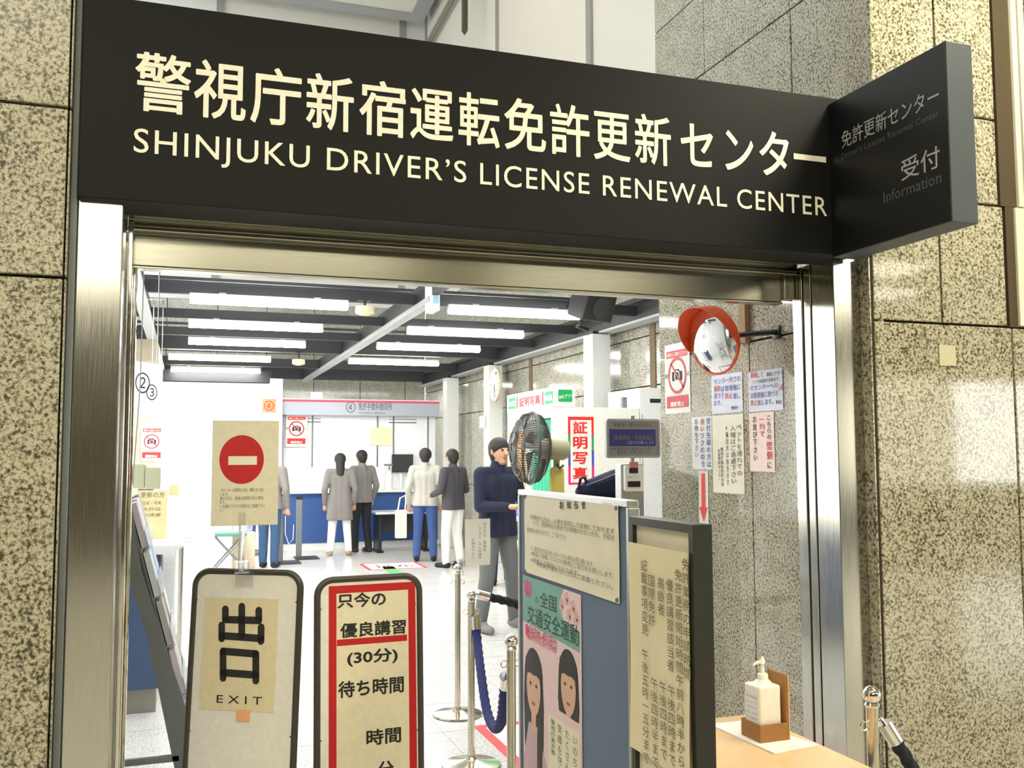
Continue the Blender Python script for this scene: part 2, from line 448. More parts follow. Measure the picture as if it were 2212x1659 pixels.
# entrance frame (door_1): jambs, soffit, header
xj0, xj1, xj2, xj3 = -.337, -.204, 2.484, 2.612
ZS = 2.402
fj = MB(); fj.box(xj0, D, 0, xj1, D+.27, ZS+.05, .004)
door = struct('door_1', fj, STEEL)
q = MB(); q.box(xj2, D, 0, xj3, D+.145, ZS+.05, .003); q.box(xj2, D+.155, 0, xj3, D+.20, ZS, .003); q.box(xj2+.0, D+.215, 0, xj3, D+.28, ZS, .003)
q.box(xj2+.02, D+.1, 0, xj3, D+.25, ZS)
obj('jamb', q, STEEL, door)
q = MB(); q.box(xj0-.022, D-.012, 0, xj0-.001, D+.2, 3.06, .003); obj('edge_strip', q, GREYM, door)
q = MB(); q.box(xj1+.001, D, ZS+.01, xj2-.001, D+.27, ZS+.05); q.box(xj1+.001, D+.235, ZS-.015, xj2-.001, D+.27, ZS+.01, .002)
q.box(xj1+.001, D+.222, ZS-.034, xj2-.001, D+.27, ZS-.018, .003)
obj('soffit', q, STEELH, door)
q = MB(); q.box(xj1+.006, D+.255, 2.253, xj2-.07, D+.30, 2.368, .003); q.box(xj2-.07, D+.235, 2.262, xj2-.001, D+.28, 2.40, .003)
q.box(xj1+.006, D+.25, 2.243, xj2-.07, D+.305, 2.2515, .002)
obj('header', q, STEELH, door)
q = MB(); q.box(xj1+.001, D+.272, 0, xj1+.012, D+.30, ZS); q.box(xj1+.004, D+.20, 0, xj1+.02, D+.262, 2.40, .003)
q.box(xj1+.001, D+.31, 0.0, xj1+.03, D+.35, 2.25, .006)
obj('door_stile', q, STEELM, door)
q = MB(); q.tube([(xj1+.05, D+.33, 2.235), (xj1+.047, D+.345, 1.85), (xj1+.03, D+.36, 1.5)], .002, 6); obj('pull_wire', q, LTGREY, door)

# rear wall, long side wall, upper white walls
YB = 19.0; XR = 4.62
fB = FX(0, YB, 0); cells = []
xs = [-5+.92*k for k in range(12)]
for a, b in zip(xs, xs[1:]):
    for z0, zt in ((0, 1.2), (1.2, 2.4), (2.4, 3.6), (3.6, 4.6)): cells.append((a, z0, min(b, XR), zt))
stone_wall('wall_back', fB, cells, [(-5, YB+.031, 0, XR, YB+.3, 4.6)], GRANB, .03, .006)
fS = FYL(XR, 0, 0); cells = []
zj = fS.hit(1360, 840)[1]; zt1 = fS.hit(1400, 725)[1]
ysl = [5.04, 6.9, 8.6, 9.5, 10.6, 11.9, 13.2, 14.6, 16.0, 17.5, YB]
for a, b in zip(ysl, ysl[1:]):
    for z0, zt in ((0, 1.1), (1.1, zj), (zj, zt1), (zt1, 4.6)): cells.append((-b, z0, -a, zt))
stone_wall('wall_side', fS, cells, [(XR+.031, 5.04, 0, XR+.3, YB, 4.6)], GRANB, .03, .006)
w = MB(); w.box(-5, YB+.01, 4.6, XR+.3, YB+.3, 11.2); w.box(XR+.01, 5.04, 4.6, XR+.3, YB, 11.2)
wu = struct('wall_upper', w, WHITEW)
t = MB()
for px in (475, 870):
    a = fB.hit(px, 70)[0]; t.box(a-.07, YB-.03, 4.6, a+.07, YB+.02, 11)
a = fB.hit(953, 60)[0]; t.box(XR-.03, YB-.05, 4.6, XR+.02, YB+.02, 11)
for px, ww in ((1075, .035), (1275, .07)):
    yy = -fS.hit(px, 100)[0]; t.box(XR-.03, yy-ww, 4.6, XR+.02, yy+ww, 11)
obj('panel_joint', t, mat('grey_panel_joint', (150, 148, 142), .6), wu)
b = MB(); a0 = fS.hit(935, 95); a1 = fS.hit(1003, -10)
b.tube([(XR-.1, -a0[0], a0[1]), (XR-.1, -a1[0]-1.2, a0[1]+.1)], .06, 8)
obj('conduit', b, mat('grey_conduit', (126, 122, 110), .5), wu)
w = MB(); w.box(-1.6, 3.6, 0, -1.3, 16.5, 11); struct('wall_interior', w, WHITE)
w = MB(); w.box(-1.3, 16.5, 0, 1.33, 16.7, 2.82); w.box(-1.3, 16.46, 0, 1.33, 16.5, .1); struct('wall_reception', w, WHITE)
# ceiling of the atrium, with its grey border
zc = at(910, 50, Y=18.7).z; xcor = at(912, 52, Y=18.7).x
w = MB(); w.box(-6, 3.2, 11.2, XR+.3, YB+.3, 11.5); struct('ceiling', w, WHITEW)
w = MB(); w.box(-5, 5, zc+.05, xcor-.3, 18.4, zc+.6); cs = struct('ceiling_soffit', w, WHITEW)
w = MB(); w.ring(FUP(0, 0, zc), [(-5.3, 4.7), (xcor, 4.7), (xcor, 18.7), (-5.3, 18.7)], [(-5, 5), (xcor-.3, 5), (xcor-.3, 18.4), (-5, 18.4)], 0, .6)
obj('soffit_border', w, mat('grey_border', (158, 160, 158), .6), cs)
# hanging vertical tube in the atrium
w = MB(); ph = at(1004, 68, Y=15); w.box(ph.x-.045, 14.96, ph.z, ph.x+.045, 15.05, zc+1, .01); w.tube([(ph.x, 15, ph.z), (ph.x, 15, ph.z-.06)], [.05, .01], 4)
hp = obj('hanging_duct', w, mat('brown_tube', (78, 68, 52), .5)); tag(hp, 'thin dark brown square tube hanging down above the big entrance sign', 'tube')

# entrance hall behind the viewer (seen in the polished stone and steel)
w = MB(); w.box(-7, -9, 4.1, 24, 3.0, 4.25); struct('ceiling_hall', w, mat('hall_ceiling', (190, 178, 140), .7))
w = MB(); w.box(-7, -9.2, 0, 12.2, -9, 4.1); w.box(12.2, -9.2, 0, 24, -9, .9); w.box(12.2, -9.2, 3.16, 24, -9, 4.1); w.box(-7.2, -9, 0, -7, 3.3, 4.1)
struct('wall_hall', w, HALLW)
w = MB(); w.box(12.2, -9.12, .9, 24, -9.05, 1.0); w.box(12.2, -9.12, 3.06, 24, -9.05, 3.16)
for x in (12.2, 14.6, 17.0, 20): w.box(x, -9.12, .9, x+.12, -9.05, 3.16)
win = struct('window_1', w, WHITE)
w = MB(); w.box(14.72, -9.11, 1.0, 17.0, -9.08, 3.06); obj('daylight_glow_blind', w, mat('daylight_glow_blind', (255, 255, 248), .6, emit=10.0), win)  # the panel's own glow stands in for daylight on the blind
w = MB(); w.box(12.32, -9.11, 1.0, 14.6, -9.08, 3.06); obj('dim_glow_blind', w, mat('dim_glow_blind', (250, 244, 220), .6, emit=3.0), win)  # weaker glow put into this panel to make a dimmer window bay
w = MB(); w.box(15, -12.6, 0, 30, -12.0, 2.3)
hd = obj('garden_hedge', w, HEDGE); hd['kind'] = 'structure'

# steel roof grid above the room
GX = (-.42, 2.11, XR-.1)
g = MB()
for x, y_ in zip(GX[:2], (4.6, 5.2)): g.box(x-.03, y_, 3.05, x+.03, 18.6, 3.22)
g.box(GX[2]-.06, 5.1, 2.99, GX[2]+.02, 18.6, 3.19); g.box(GX[2]-.1, 5.1, 3.19, GX[2]+.03, 18.6, 3.24)
for y, hgt, wd in ((5.57, .1, .06), (7.22, .1, .06), (8.95, .1, .06), (10.55, .1, .06), (12.05, .1, .06), (13.62, .28, .1), (16.0, .14, .08), (18.3, .22, .2)):
    g.box(-1.3, y, 3.06, GX[2], y+wd, 3.06+hgt)
g.box(-1.3, 16.4, 2.83, 1.33, 16.66, 3.02)
grid = struct('beam_grid', g, DKGREY)
g = MB()
for x, y_ in zip(GX[:2], (4.6, 8.35)): g.box(x-.055, y_, 3.0, x+.055, 18.4, 3.048, .004)
g.box(GX[2]-.15, 5.1, 2.965, GX[2]+.03, 18.6, 2.989)
obj('cable_tray', g, LTGREY, grid)
g = MB()
for y in (9.6, 9.75, 12.9, 15.2): g.box(-1.2, y, 3.3, 4.4, y+.05, 3.33)
obj('upper_rail', g, DKGREY, grid)

# pale square columns along the side wall and beside the payment counter
for i, (px, lab) in enumerate(((1300, 'pale grey square column rising behind the photo booth'), (1073, 'pale grey square column carrying the round wall clock'), (981, 'pale grey square column at the end of the payment sign band'))):
    yy = -FYL(4.45, 0, 0).hit(px, 800)[0]
    c = MB(); c.box(4.28, yy-.13, 0, 4.5, yy+.13, 2.955, .006)
    o = struct('pillar_%d' % (i+1), c, mat('pale_pillar_paint', (218, 220, 214), .4))
    c = MB(); c.box(4.3, yy-.1, 2.955, 4.48, yy+.1, 2.99); obj('cap_plate', c, BLACK, o)
c = MB(); c.box(1.31, 16.38, 0, 1.52, 16.62, 2.9, .005); struct('pillar_4', c, WHITE)
c = MB(); yy = 14.2; c.box(-.62, 12.1, 0, -.36, 12.4, 3.0, .006); struct('pillar_5', c, mat('taupe_pillar', (168, 158, 138), .5))
for px in (1410, 1146):
    yy = -FYL(XR-.005, 0, 0).hit(px, 800)[0]
    c = MB(); c.box(XR-.012, yy-.07, .0, XR-.002, yy+.05, 2.97); struct('trim_%d' % (2 if px > 1200 else 3), c, BROWNJ)

# ================================================================== SIGNS OVER THE ENTRANCE
fs = FX(-.337, D-.04, 0)
s = thing('entrance_sign', 'long charcoal sign board over the doorway with two rows of ivory lettering', 'sign', (1.1, D, ZS))
b = MB(); b.box(-.335, D-.04, ZS, 2.565, D+.16, 3.054, .003); obj('board', b, SIGNB, s)
H = lambda px, py: fs.hit(px, py)
b = MB()
a0, _ = H(291, 190); a1, _ = H(1785, 345); zt = (H(360, 130)[1]); zb = H(345, 243)[1]
# measured cell edges of the fourteen characters and the long bar
jp = '警視庁新宿運転免許更新センター'
edges = [(291, 412), (419, 531), (541, 651), (661, 764), (776, 876), (886, 979), (990, 1079), (1089, 1179), (1188, 1273), (1282, 1361), (1371, 1449), (1470, 1540), (1566, 1627), (1640, 1704), (1714, 1784)]
for ch, (p0, p1) in zip(jp, edges):
    u0 = H(p0, 200+(p0-291)*.1)[0]; u1 = H(p1, 200+(p1-291)*.1)[0]
    vs, f_ = glyph(ch, .014, 1., 4); x0 = min(v[0] for v in vs); x1 = max(v[0] for v in vs); k = (u1-u0)/(x1-x0)
    em = .205
    b.put(fs, [(u0+(x-x0)*k, zb+.018+y*em, l) for x, y, l in vs], f_, .0015)
obj('japanese_lettering', b, IVORY, s)
b = MB()
words_ = (('SHINJUKU', 289, 669), ("DRIVER’S", 706, 1007), ('LICENSE', 1037, 1273), ('RENEWAL', 1302, 1570), ('CENTER', 1592, 1786))
ze0 = H(300, 329)[1]; ze1 = H(300, 277)[1]; cap = ze1-ze0
for wd, p0, p1 in words_:
    yy = 305+(p0-289)*.1; u0 = H(p0, yy)[0]; u1 = H(p1, yy+(p1-p0)*.1)[0]
    vs, f_ = glyph(wd, .004, 1.12, 4); x0 = min(v[0] for v in vs); x1 = max(v[0] for v in vs); k = (u1-u0)/(x1-x0)
    b.put(fs, [(u0+(x-x0)*k, ze0+y*cap/.70, l) for x, y, l in vs], f_, .0015)
    obj('english_lettering', b, IVORY, s); b = MB()

s = thing('projecting_sign', 'black box sign standing out at a right angle from the end of the entrance sign', 'sign', (2.51, 2.85, 2.389))
PX = 2.455; fp = FYL(PX, 0, 0); yn = 2.527
b = MB(); b.box(PX+.001, yn, 2.389, PX+.114, D-.0405, 3.026, .003); obj('box', b, SIGNS, s)
b = MB(); b.box(PX-.002, yn+.004, 2.392, PX+.001, D-.0405, 3.022); obj('face_panel', b, SIGNK, s)
HP = lambda px, py: fp.hit(px, py)
fpp = fp.sh(.002)
b = MB()
u0, v0 = HP(1820, 318); u1, v1 = HP(2030, 235)
b.line(fpp, '免許更新センター', HP(1819, 300)[0], HP(2030, 215)[0], HP(1825, 320)[1]+.006, .075, .004, .0012)
b.fit(fpp, '受付', HP(1948, 370)[0], HP(1952, 391)[1], HP(2032, 340)[0], HP(2028, 313)[1], .006, 1., .0012)
obj('japanese_lettering', b, SILVERL, s)
b = MB(); b.line(fpp, "Driver's License Renewal Center", HP(1819, 340)[0], HP(2030, 250)[0], HP(1822, 346)[1]+.003, .036, 0, .0012)
b.line(fpp, 'Information', HP(1910, 430)[0], HP(2035, 390)[0], HP(1912, 441)[1]+.004, .06, 0, .0012)
obj('english_lettering', b, DIML, s)

# cover plate on the right wall
a0, b0 = fRt.hit(2028, 790); a1, b1 = fRt.hit(2062, 747)
b = MB(); b.fbox(fRt, a0, b0, .0005, a1, b1, .006, .002); pl = obj('cover_plate', b, mat('beige_plate', (196, 188, 156), .4))
tag(pl, 'small blank square metal cover plate on the granite wall below the projecting sign', 'plate')

# ================================================================== STANDING SIGNS IN THE DOORWAY
def lean_frame(o, yaw, lean):
    u = V((cos(yaw), sin(yaw), 0)); n = V((sin(yaw), -cos(yaw), 0)); v = V((0, 0, 1))*cos(lean) - n*sin(lean)
    return Fr(o, u, v, u.cross(v))
def stand_sign(name, label, o, yaw, lean, w, hgt):
    f = lean_frame(o, yaw, lean)
    s = thing(name, label, 'sign', o)
    rad = .062
    b = MB()
    path = [(-w/2, .04)] + [(-w/2, hgt-rad)] + [(-w/2+rad*(1-cos(R(t))), hgt-rad+rad*sin(R(t))) for t in range(10, 91, 10)] + \
           [(w/2-rad*(1-cos(R(t))), hgt-rad+rad*sin(R(t))) for t in range(90, 9, -10)] + [(w/2, hgt-rad), (w/2, .04)]
    b.tube([f.p(a, c) for a, c in path], .0135, 12); obj('tube_frame', b, BROWNF, s, True)
    b = MB(); b.prism(f, rrect(-w/2+.009, .22, w/2-.009, hgt-.009, rad-.01), -.005, .005); obj('panel', b, BOARDW, s)
    for sg in (-1, 1):
        b = MB(); b.tube([f.p(sg*w/2, .05), V((f.p(sg*w/2, .02).x, f.p(sg*w/2, .02).y, .02)) + f.n*.12], .012, 10)
        b.tube([V((f.p(sg*w/2, .05).x, f.p(sg*w/2, .05).y, .02)) + f.n*.1, V((f.p(sg*w/2, .05).x, f.p(sg*w/2, .05).y, .02)) - f.n*.16], .013, 10)
        obj('foot', b, BROWNF, s, True)
    b = MB()
    for sg in (-1, 1):
        for zz in (.5, .97): b.ball(f.p(sg*(w/2-.014), hgt*zz*.93, .006), .004, 8)
    obj('screw', b, CHROME, s)
    return s, f
# EXIT sign
te = at(527, 1240, Y=3.86)
exit_s, fe = stand_sign('exit_sign_stand', 'bronze framed standing sign with large black exit characters and EXIT lettering', (te.x-.02, te.y, 0), R(-30), R(4), .445, te.z/cos(R(4)))
fe5 = fe.sh(.006)
E_ = lambda px, py: fe5.hit(px, py)
b = MB(); c0 = E_(437, 1288); c1 = E_(587, 1530); cw = (c1[0]-c0[0])
b.fbox(fe5, c0[0]+.012, E_(516, 1536)[1], 0, E_(597, 1400)[0], E_(516, 1292)[1], .001); lab = obj('label_sheet', b, BOARDY, exit_s)
fe6 = fe.sh(.0072)
b = MB()
def bar(p0, p1, wd, fr, mb, rnd=True):
    p0, p1 = V(p0), V(p1); d = (p1-p0).normalized(); n = V((-d.y, d.x))
    pts = []
    for c, sgn in ((p1, 1), (p0, -1)):
        for k in range(9):
            th = -90+180*k/8
            q = c + (d*cos(R(th))*sgn + n*sin(R(th))*sgn)*wd/2 if rnd else c
            pts.append((q.x, q.y))
    mb.prism(fr, pts, 0, .0008)
EP = lambda x, y: E_(400+x/3.464, 1180+y/3.464)
wbar = .028
for (p, q) in (((302, 470), (302, 545)), ((552, 480), (552, 555)), ((302, 548), (552, 555)), ((425, 450), (425, 668)), ((275, 590), (275, 690)), ((570, 605), (568, 710)), ((275, 668), (570, 690)),
               ((285, 785), (285, 985)), ((530, 805), (530, 1005)), ((285, 785), (530, 805)), ((285, 945), (530, 963))):
    bar(EP(*p), EP(*q), wbar, fe6, b)
obj('exit_characters', b, INK, exit_s)
b = MB(); b.line(fe6, 'E X I T', EP(238, 1130)[0], EP(576, 1150)[0], (EP(258, 1165)[1]+EP(545, 1190)[1])/2, .042, .002)
obj('exit_lettering', b, INK, exit_s)
b = MB(); n0 = EP(380, 1310); n1 = EP(488, 1225); b.fbox(fe6, n0[0], n0[1], 0, n1[0], n1[1], .0008); obj('sticky_note', b, TAPE, exit_s)
# waiting time sign
tw = at(806, 1252, Y=3.72)
wait_s, fw_ = stand_sign('waiting_time_sign_stand', 'bronze framed standing sign with red border announcing the waiting time', (tw.x-.002, tw.y, 0), R(3), R(3), .408, tw.z/cos(R(3)))
f5 = fw_.sh(.006); Wt = lambda x, y: f5.hit(400+x/3.464, 1180+y/3.464)
b = MB(); l0 = Wt(1075, 300); r0 = Wt(1720, 265); bt = -.0
aL, aR, bT = l0[0], r0[0], (l0[1]+r0[1])/2; bB = .34; wd = Wt(1125, 600)[0]-Wt(1068, 600)[0]
b.ring(f5, [(aL, bB), (aR, bB), (aR, bT), (aL, bT)], [(aL+wd, bB+wd), (aR-wd, bB+wd), (aR-wd, bT-wd), (aL+wd, bT-wd)], 0, .001)
u = [Wt(1135, 720), Wt(1660, 695)]; b.fbox(f5, u[0][0], u[0][1]-.014, 0, u[1][0], u[0][1]+.010, .001)
obj('red_border', b, RED, wait_s)
b = MB(); b.fbox(f5, aL+wd, bB+wd, 0, aR-wd, bT-wd, .0006); obj('label_sheet', b, mat('cream_label', (236, 226, 194), .5), wait_s)
b = MB(); f6 = fw_.sh(.0068)
for txt, x0, y0, x1, y1 in (('只今の', 1138, 455, 1500, 345), ('優良講習', 1160, 670, 1650, 560), ('(30分)', 1212, 888, 1590, 770), ('待ち時間', 1145, 1115, 1635, 990), ('時間', 1355, 1480, 1615, 1360), ('分', 1440, 1730, 1560, 1605)):
    p, q = Wt(x0, y0), Wt(x1, y1); m0 = Wt(x0, (y0+y1)/2); m1 = Wt(x1, (y0+y1)/2-.05*(x1-x0))
    b.fit(f6, txt, m0[0], (Wt((x0+x1)/2, y0)[1]), m1[0], (Wt((x0+x1)/2, y1)[1]), .024)
obj('lettering', b, INK, wait_s)
# no-entry card standing on the exit sign
ncy = te.y+.02
fn = FX(0, ncy, 0); N = lambda x, y: fn.hit(440+x/6.383, 890+y/6.383)
c0, c1 = fn.hit(455, 1137), fn.hit(603, 909)
s = thing('no_entry_notice', 'beige card with red no entry disc standing on a clear holder above the exit sign', 'notice', (te.x, ncy, te.z))
b = MB(); b.fbox(fn, c0[0], c0[1], -.004, c1[0], c1[1], 0, .001, 1); obj('card', b, mat('beige_card', (232, 224, 196), .7), s)
o_, r_ = N(525, 655), N(830, 655)[0]-N(525, 655)[0]; rr_ = (N(525, 318)[1]-N(525, 992)[1])/2
b = MB(); b.disc(fn, o_[0], o_[1], r_, rr_, 0, .001); obj('red_disc', b, RED, s)
b = MB(); p, q = N(338, 730), N(735, 608); b.fbox(fn, p[0], p[1], .001, q[0], q[1], .0018); obj('white_bar', b, CREAMP, s)
b = MB()
for y, x1, tx in ((1100, 835, '・当センターは混雑防止の為、順路に従い前に'), (1158, 345, 'します。'), (1215, 825, '進行方向、係員の誘導がない場合'), (1268, 300, 'ます。'), (1325, 850, '一方通行ですので逆走はご遠慮下さい'), (1370, 260, 'い。')):
    p, q = N(222, y), N(x1, y); b.line(fn, tx, p[0], q[0], p[1], .016)
obj('lettering', b, GREYINK, s)
b = MB(); b.cyl((te.x-.01, ncy-.002, te.z+.012), (te.x-.01, ncy-.002, c0[1]+.05), .012, .012, 14)
b.box(te.x-.035, ncy-.02, te.z+.002, te.x+.02, ncy+.02, te.z+.05, .004); b.box(te.x-.045, ncy+.0005, c0[1]-.02, te.x+.03, ncy+.014, c0[1]+.07, .003)
obj('clear_holder', b, CLEAR, s)
b = MB(); b.fbox(fe.sh(.0155), -.045, te.z-.055, 0, .03, te.z+.006, .001); obj('clear_tape', b, CLEAR, s)

# ================================================================== BLUE NOTICE BOARD
XB = 1.2
fb = FYL(XB, 0, 0); Bq = lambda px, py: fb.hit(px, py)
zt_ = (Bq(1125, 1052)[1]+Bq(1350, 1088)[1])/2
uf, un = Bq(1120, 1200)[0], Bq(1357, 1300)[0]
nb = thing('notice_board', 'blue grey felt partition board in an aluminium frame with pinned notices', 'board', (XB, -(uf+un)/2, 0))
b = MB(); b.box(XB+.006, -un, .14, XB+.03, -uf, zt_-.008); obj('felt_panel', b, FELT, nb)
b = MB(); b.box(XB-.001, -un-.004, zt_-.021, XB+.036, -uf+.004, zt_, .003); obj('frame_rail', b, ALU, nb)
b = MB(); b.box(XB-.001, -un-.004, .1, XB+.036, -uf+.004, .14, .003); obj('frame_rail', b, ALU, nb)
for yy in (-un-.004, -uf-.006):
    b = MB(); b.box(XB-.001, yy-.006, .03, XB+.036, yy+.012, zt_-.0215, .003); obj('frame_post', b, ALU, nb)
    b = MB(); b.box(XB-.14, yy-.012, 0, XB+.17, yy+.018, .03, .006); obj('foot', b, GREYM, nb)
# white notice
p0, p1 = Bq(1133, 1150)[0], Bq(1337, 1200)[0]; v1 = (Bq(1135, 1066)[1]+Bq(1335, 1090)[1])/2; v0 = (Bq(1133, 1233)[1]+Bq(1340, 1308)[1])/2
f = FYL(XB+.004, 0, 0)
s = thing('announcement_notice', 'large creased cream paper headed with four bold characters pinned on the blue board', 'notice', (XB, -(p0+p1)/2, v0))
b = MB(); b.sheet(f, p0, v0, p1, v1, .0006, .0006, .004, 12, 10, 3); obj('paper', b, CREAMP, s, True)
f2 = f.sh(.0062); Lp = lambda x, y: f2.hit(1100+x/6.38, 1060+y/6.38)
b = MB()
for ch, x in zip('お知らせ', (722, 822, 922, 1022)):
    p = Lp(x-26, 250); q = Lp(x+26, 140); b.fit(f2, ch, p[0], (Lp(x, 250)[1]), q[0], Lp(x, 145)[1], .035)
obj('heading', b, INK, s)
b = MB()
for x0, y0, x1, tx in ((290, 372, 1450, '手続きの方は、人数を制限して実施しております'), (330, 452, 1450, 'ので、混雑時は入場までお時間がかかったり、手続き'), (245, 545, 790, '場合等もありますので、ご了承下さい'), (300, 800, 1150, '※ご用件以外の方はセンターへの入場をお控え願います'), (300, 870, 1440, '※検温・消毒、マスクの着用にご協力をお願いします。'), (300, 960, 960, '※順番にご案内しております。'), (380, 1020, 1430, '※体調が優れない方はご遠慮ください。')):
    p = Lp(x0, y0); b.line(f2, tx, p[0], Lp(x1, y0+.19*(x1-x0))[0], p[1]-.004, .019)
obj('lettering', b, GREYINK, s)
for a_, c_ in ((p0+.01, v1-.01), (p1-.012, v1-.012), (p0+.01, v0+.004), (p1-.012, v0+.01)):
    b = MB(); b.lathe(f.p(a_, c_, .004), f.n, [(.006, 0), (.007, .004), (.004, .007)], 10); obj('push_pin', b, GREYM, s)
# poster
q0, q1 = Bq(1129, 1400)[0], Bq(1254, 1400)[0]; w1 = (Bq(1132, 1240)[1]+Bq(1254, 1289)[1])/2; w0 = w1-1.42*(q1-q0)
f = FYL(XB+.0035, 0, 0); f1 = f.sh(.0018)
s = thing('traffic_safety_poster', 'mint and pink traffic safety poster with two long haired women on the blue board', 'poster', (XB, -(q0+q1)/2, w0))
b = MB(); b.fbox(f, q0, w0, 0, q1, w1, .001); obj('paper', b, PINK, s)
Q = lambda x, y: f.hit(1120+x/3.864, 1230+y/3.864)
WQ, HQ = q1-q0, w1-w0
def uv(a, c): return q0+a*WQ, w1-c*HQ
b = MB(); top = [uv(0, 0), uv(.74, 0), uv(.66, .06), uv(.72, .13), uv(.98, .15), uv(.98, .235), uv(0, .215)]
b.prism(f, top[::-1], .001, .0014); obj('mint_sky', b, MINT, s)
b = MB(); f15 = f.sh(.0014)
for a_, c_, r_ in ((.78, .035, .035), (.88, .06, .04), (.7, .07, .03), (.93, .1, .03), (.82, .1, .035)):
    for k in range(5):
        x, y = uv(a_, c_); b.disc(f15, x+.012*cos(k*1.257), y+.012*sin(k*1.257), .011, .011, 0, .0002+.0001*(k % 2), 12)
obj('blossom', b, mat('blossom_pink', (226, 180, 178), .7), s)
b = MB(); x, y = uv(.05, .105); b.column(f15, '春', uv(.1, 0)[0], w1-.012*HQ, w1-.10*HQ, .085*1.0, .02, .0006)
a_ = uv(.05, .26); b.line(f15, '▇4月6日(木)~4月15日(土)', uv(.05, 0)[0], uv(.62, 0)[0], w1-.268*HQ, .045, .012)
b.line(f15, '交通事故死ゼロを目指す日 4月10日', uv(.05, 0)[0], uv(.6, 0)[0], w1-.288*HQ, .018)
obj('magenta_lettering', b, HOTP, s)
b = MB(); b.fit(f15, '全国', uv(.33, 0)[0], w1-.115*HQ, uv(.62, 0)[0], w1-.045*HQ, .006); b.line(f15, 'の', uv(.24, 0)[0], uv(.3, 0)[0], w1-.105*HQ, .03)
b.fit(f15, '交通安全運動', uv(.09, 0)[0], w1-.212*HQ, uv(.97, 0)[0], w1-.128*HQ, .008); obj('title_lettering', b, DGREENI, s)
def portrait(a_, c_, k, par, tone, cut=None):
    """a printed portrait: long hair, face, fringe and shoulders in flat print layers"""
    x, y = uv(a_, c_); W_ = WQ*k
    yh = y; y = y+.16*W_
    cl = lambda pts: [(min(max(px, q0+.004), q1-.004), max(py, w0+.004) if cut is None else max(py, cut)) for px, py in pts]
    g = MB(); g.prism(f15, cl([(x-.56*W_, y-1.75*W_), (x-.62*W_, y-.6*W_), *[(x-.57*W_*cos(t), yh+.12*W_+.62*W_*sin(t)) for t in [pi*q/14 for q in range(15)]], (x+.62*W_, y-.6*W_), (x+.58*W_, y-1.75*W_)])[::-1], 0, .0003); obj('hair_print', g, HAIR, par)
    g = MB(); g.prism(f15, cl([(x-1.0*W_, y-4.2*W_), (x-.95*W_, y-1.9*W_), (x-.3*W_, y-1.05*W_), (x+.22*W_, y-1.05*W_), (x+.75*W_, y-1.7*W_), (x+1.05*W_, y-2.9*W_), (x+1.1*W_, y-4.2*W_)])[::-1], .0003, .0004); obj('clothes_print', g, tone, par)
    if cut is None:
        g = MB(); g.prism(f15, cl([(x+.22*W_, y-1.1*W_), (x+.56*W_, y-1.0*W_), (x+.5*W_, y-2.2*W_), (x+.34*W_, y-2.8*W_), (x+.2*W_, y-2.0*W_)])[::-1], .0004, .0005); obj('lock_print', g, HAIR, par)
    g = MB(); g.prism(f15, cl([(x+.43*W_*sin(t), y-.22*W_+.58*W_*cos(t)*(1 if cos(t) > 0 else 1.1)) for t in [2*pi*q/28 for q in range(28)]]), .0004, .0006); g.prism(f15, cl([(x-.14*W_, y-1.2*W_), (x+.14*W_, y-1.2*W_), (x+.14*W_, y-.7*W_), (x-.14*W_, y-.7*W_)]), .0004, .0005); obj('face_print', g, mat('portrait_skin', (222, 184, 158), .6), par)
    g = MB(); g.prism(f15, [(x-.47*W_, y-.3*W_), (x-.5*W_, y+.3*W_), (x-.2*W_, y+.55*W_), (x+.2*W_, y+.55*W_), (x+.5*W_, y+.3*W_), (x+.47*W_, y-.3*W_), (x+.38*W_, y-.02*W_), (x+.2*W_, y+.02*W_), (x, y+.0*W_), (x-.2*W_, y+.02*W_), (x-.38*W_, y-.02*W_)][::-1], .0006, .0008)
    for sg in (-1, 1): g.disc(f15, x+sg*.18*W_, y-.2*W_, .065*W_, .04*W_, .0006, .0008, 12)
    obj('fringe_print', g, HAIR, par)
    g = MB(); g.disc(f15, x, y-.6*W_, .12*W_, .04*W_, .0006, .0008, 12); obj('lips_print', g, mat('lip_print', (186, 92, 88), .7), par)
portrait(.2, .475, .3, s, PINKT); portrait(.8, .385, .27, s, mat('portrait_mauve', (176, 132, 150), .7), w1-.52*HQ); portrait(.8, .935, .24, s, PINKT)
b = MB(); b.prism(f15, [uv(.46, .56), uv(.98, .56), uv(.98, .82), uv(.46, .82)], 0, .0007); obj('caption_panel', b, CREAMP, s)
b = MB(); fq = f15.sh(.0007)
for a_, tx, sz in ((.9, 'いのちを、', 1), (.78, 'たくさんの', 1), (.66, '笑顔を守る', 1), (.55, '警視庁東京都', .7)): b.column(fq, tx, uv(a_, 0)[0], w1-.575*HQ, w1-(.575+.22*sz)*HQ, .04)
obj('caption_lettering', b, GREYINK, s)

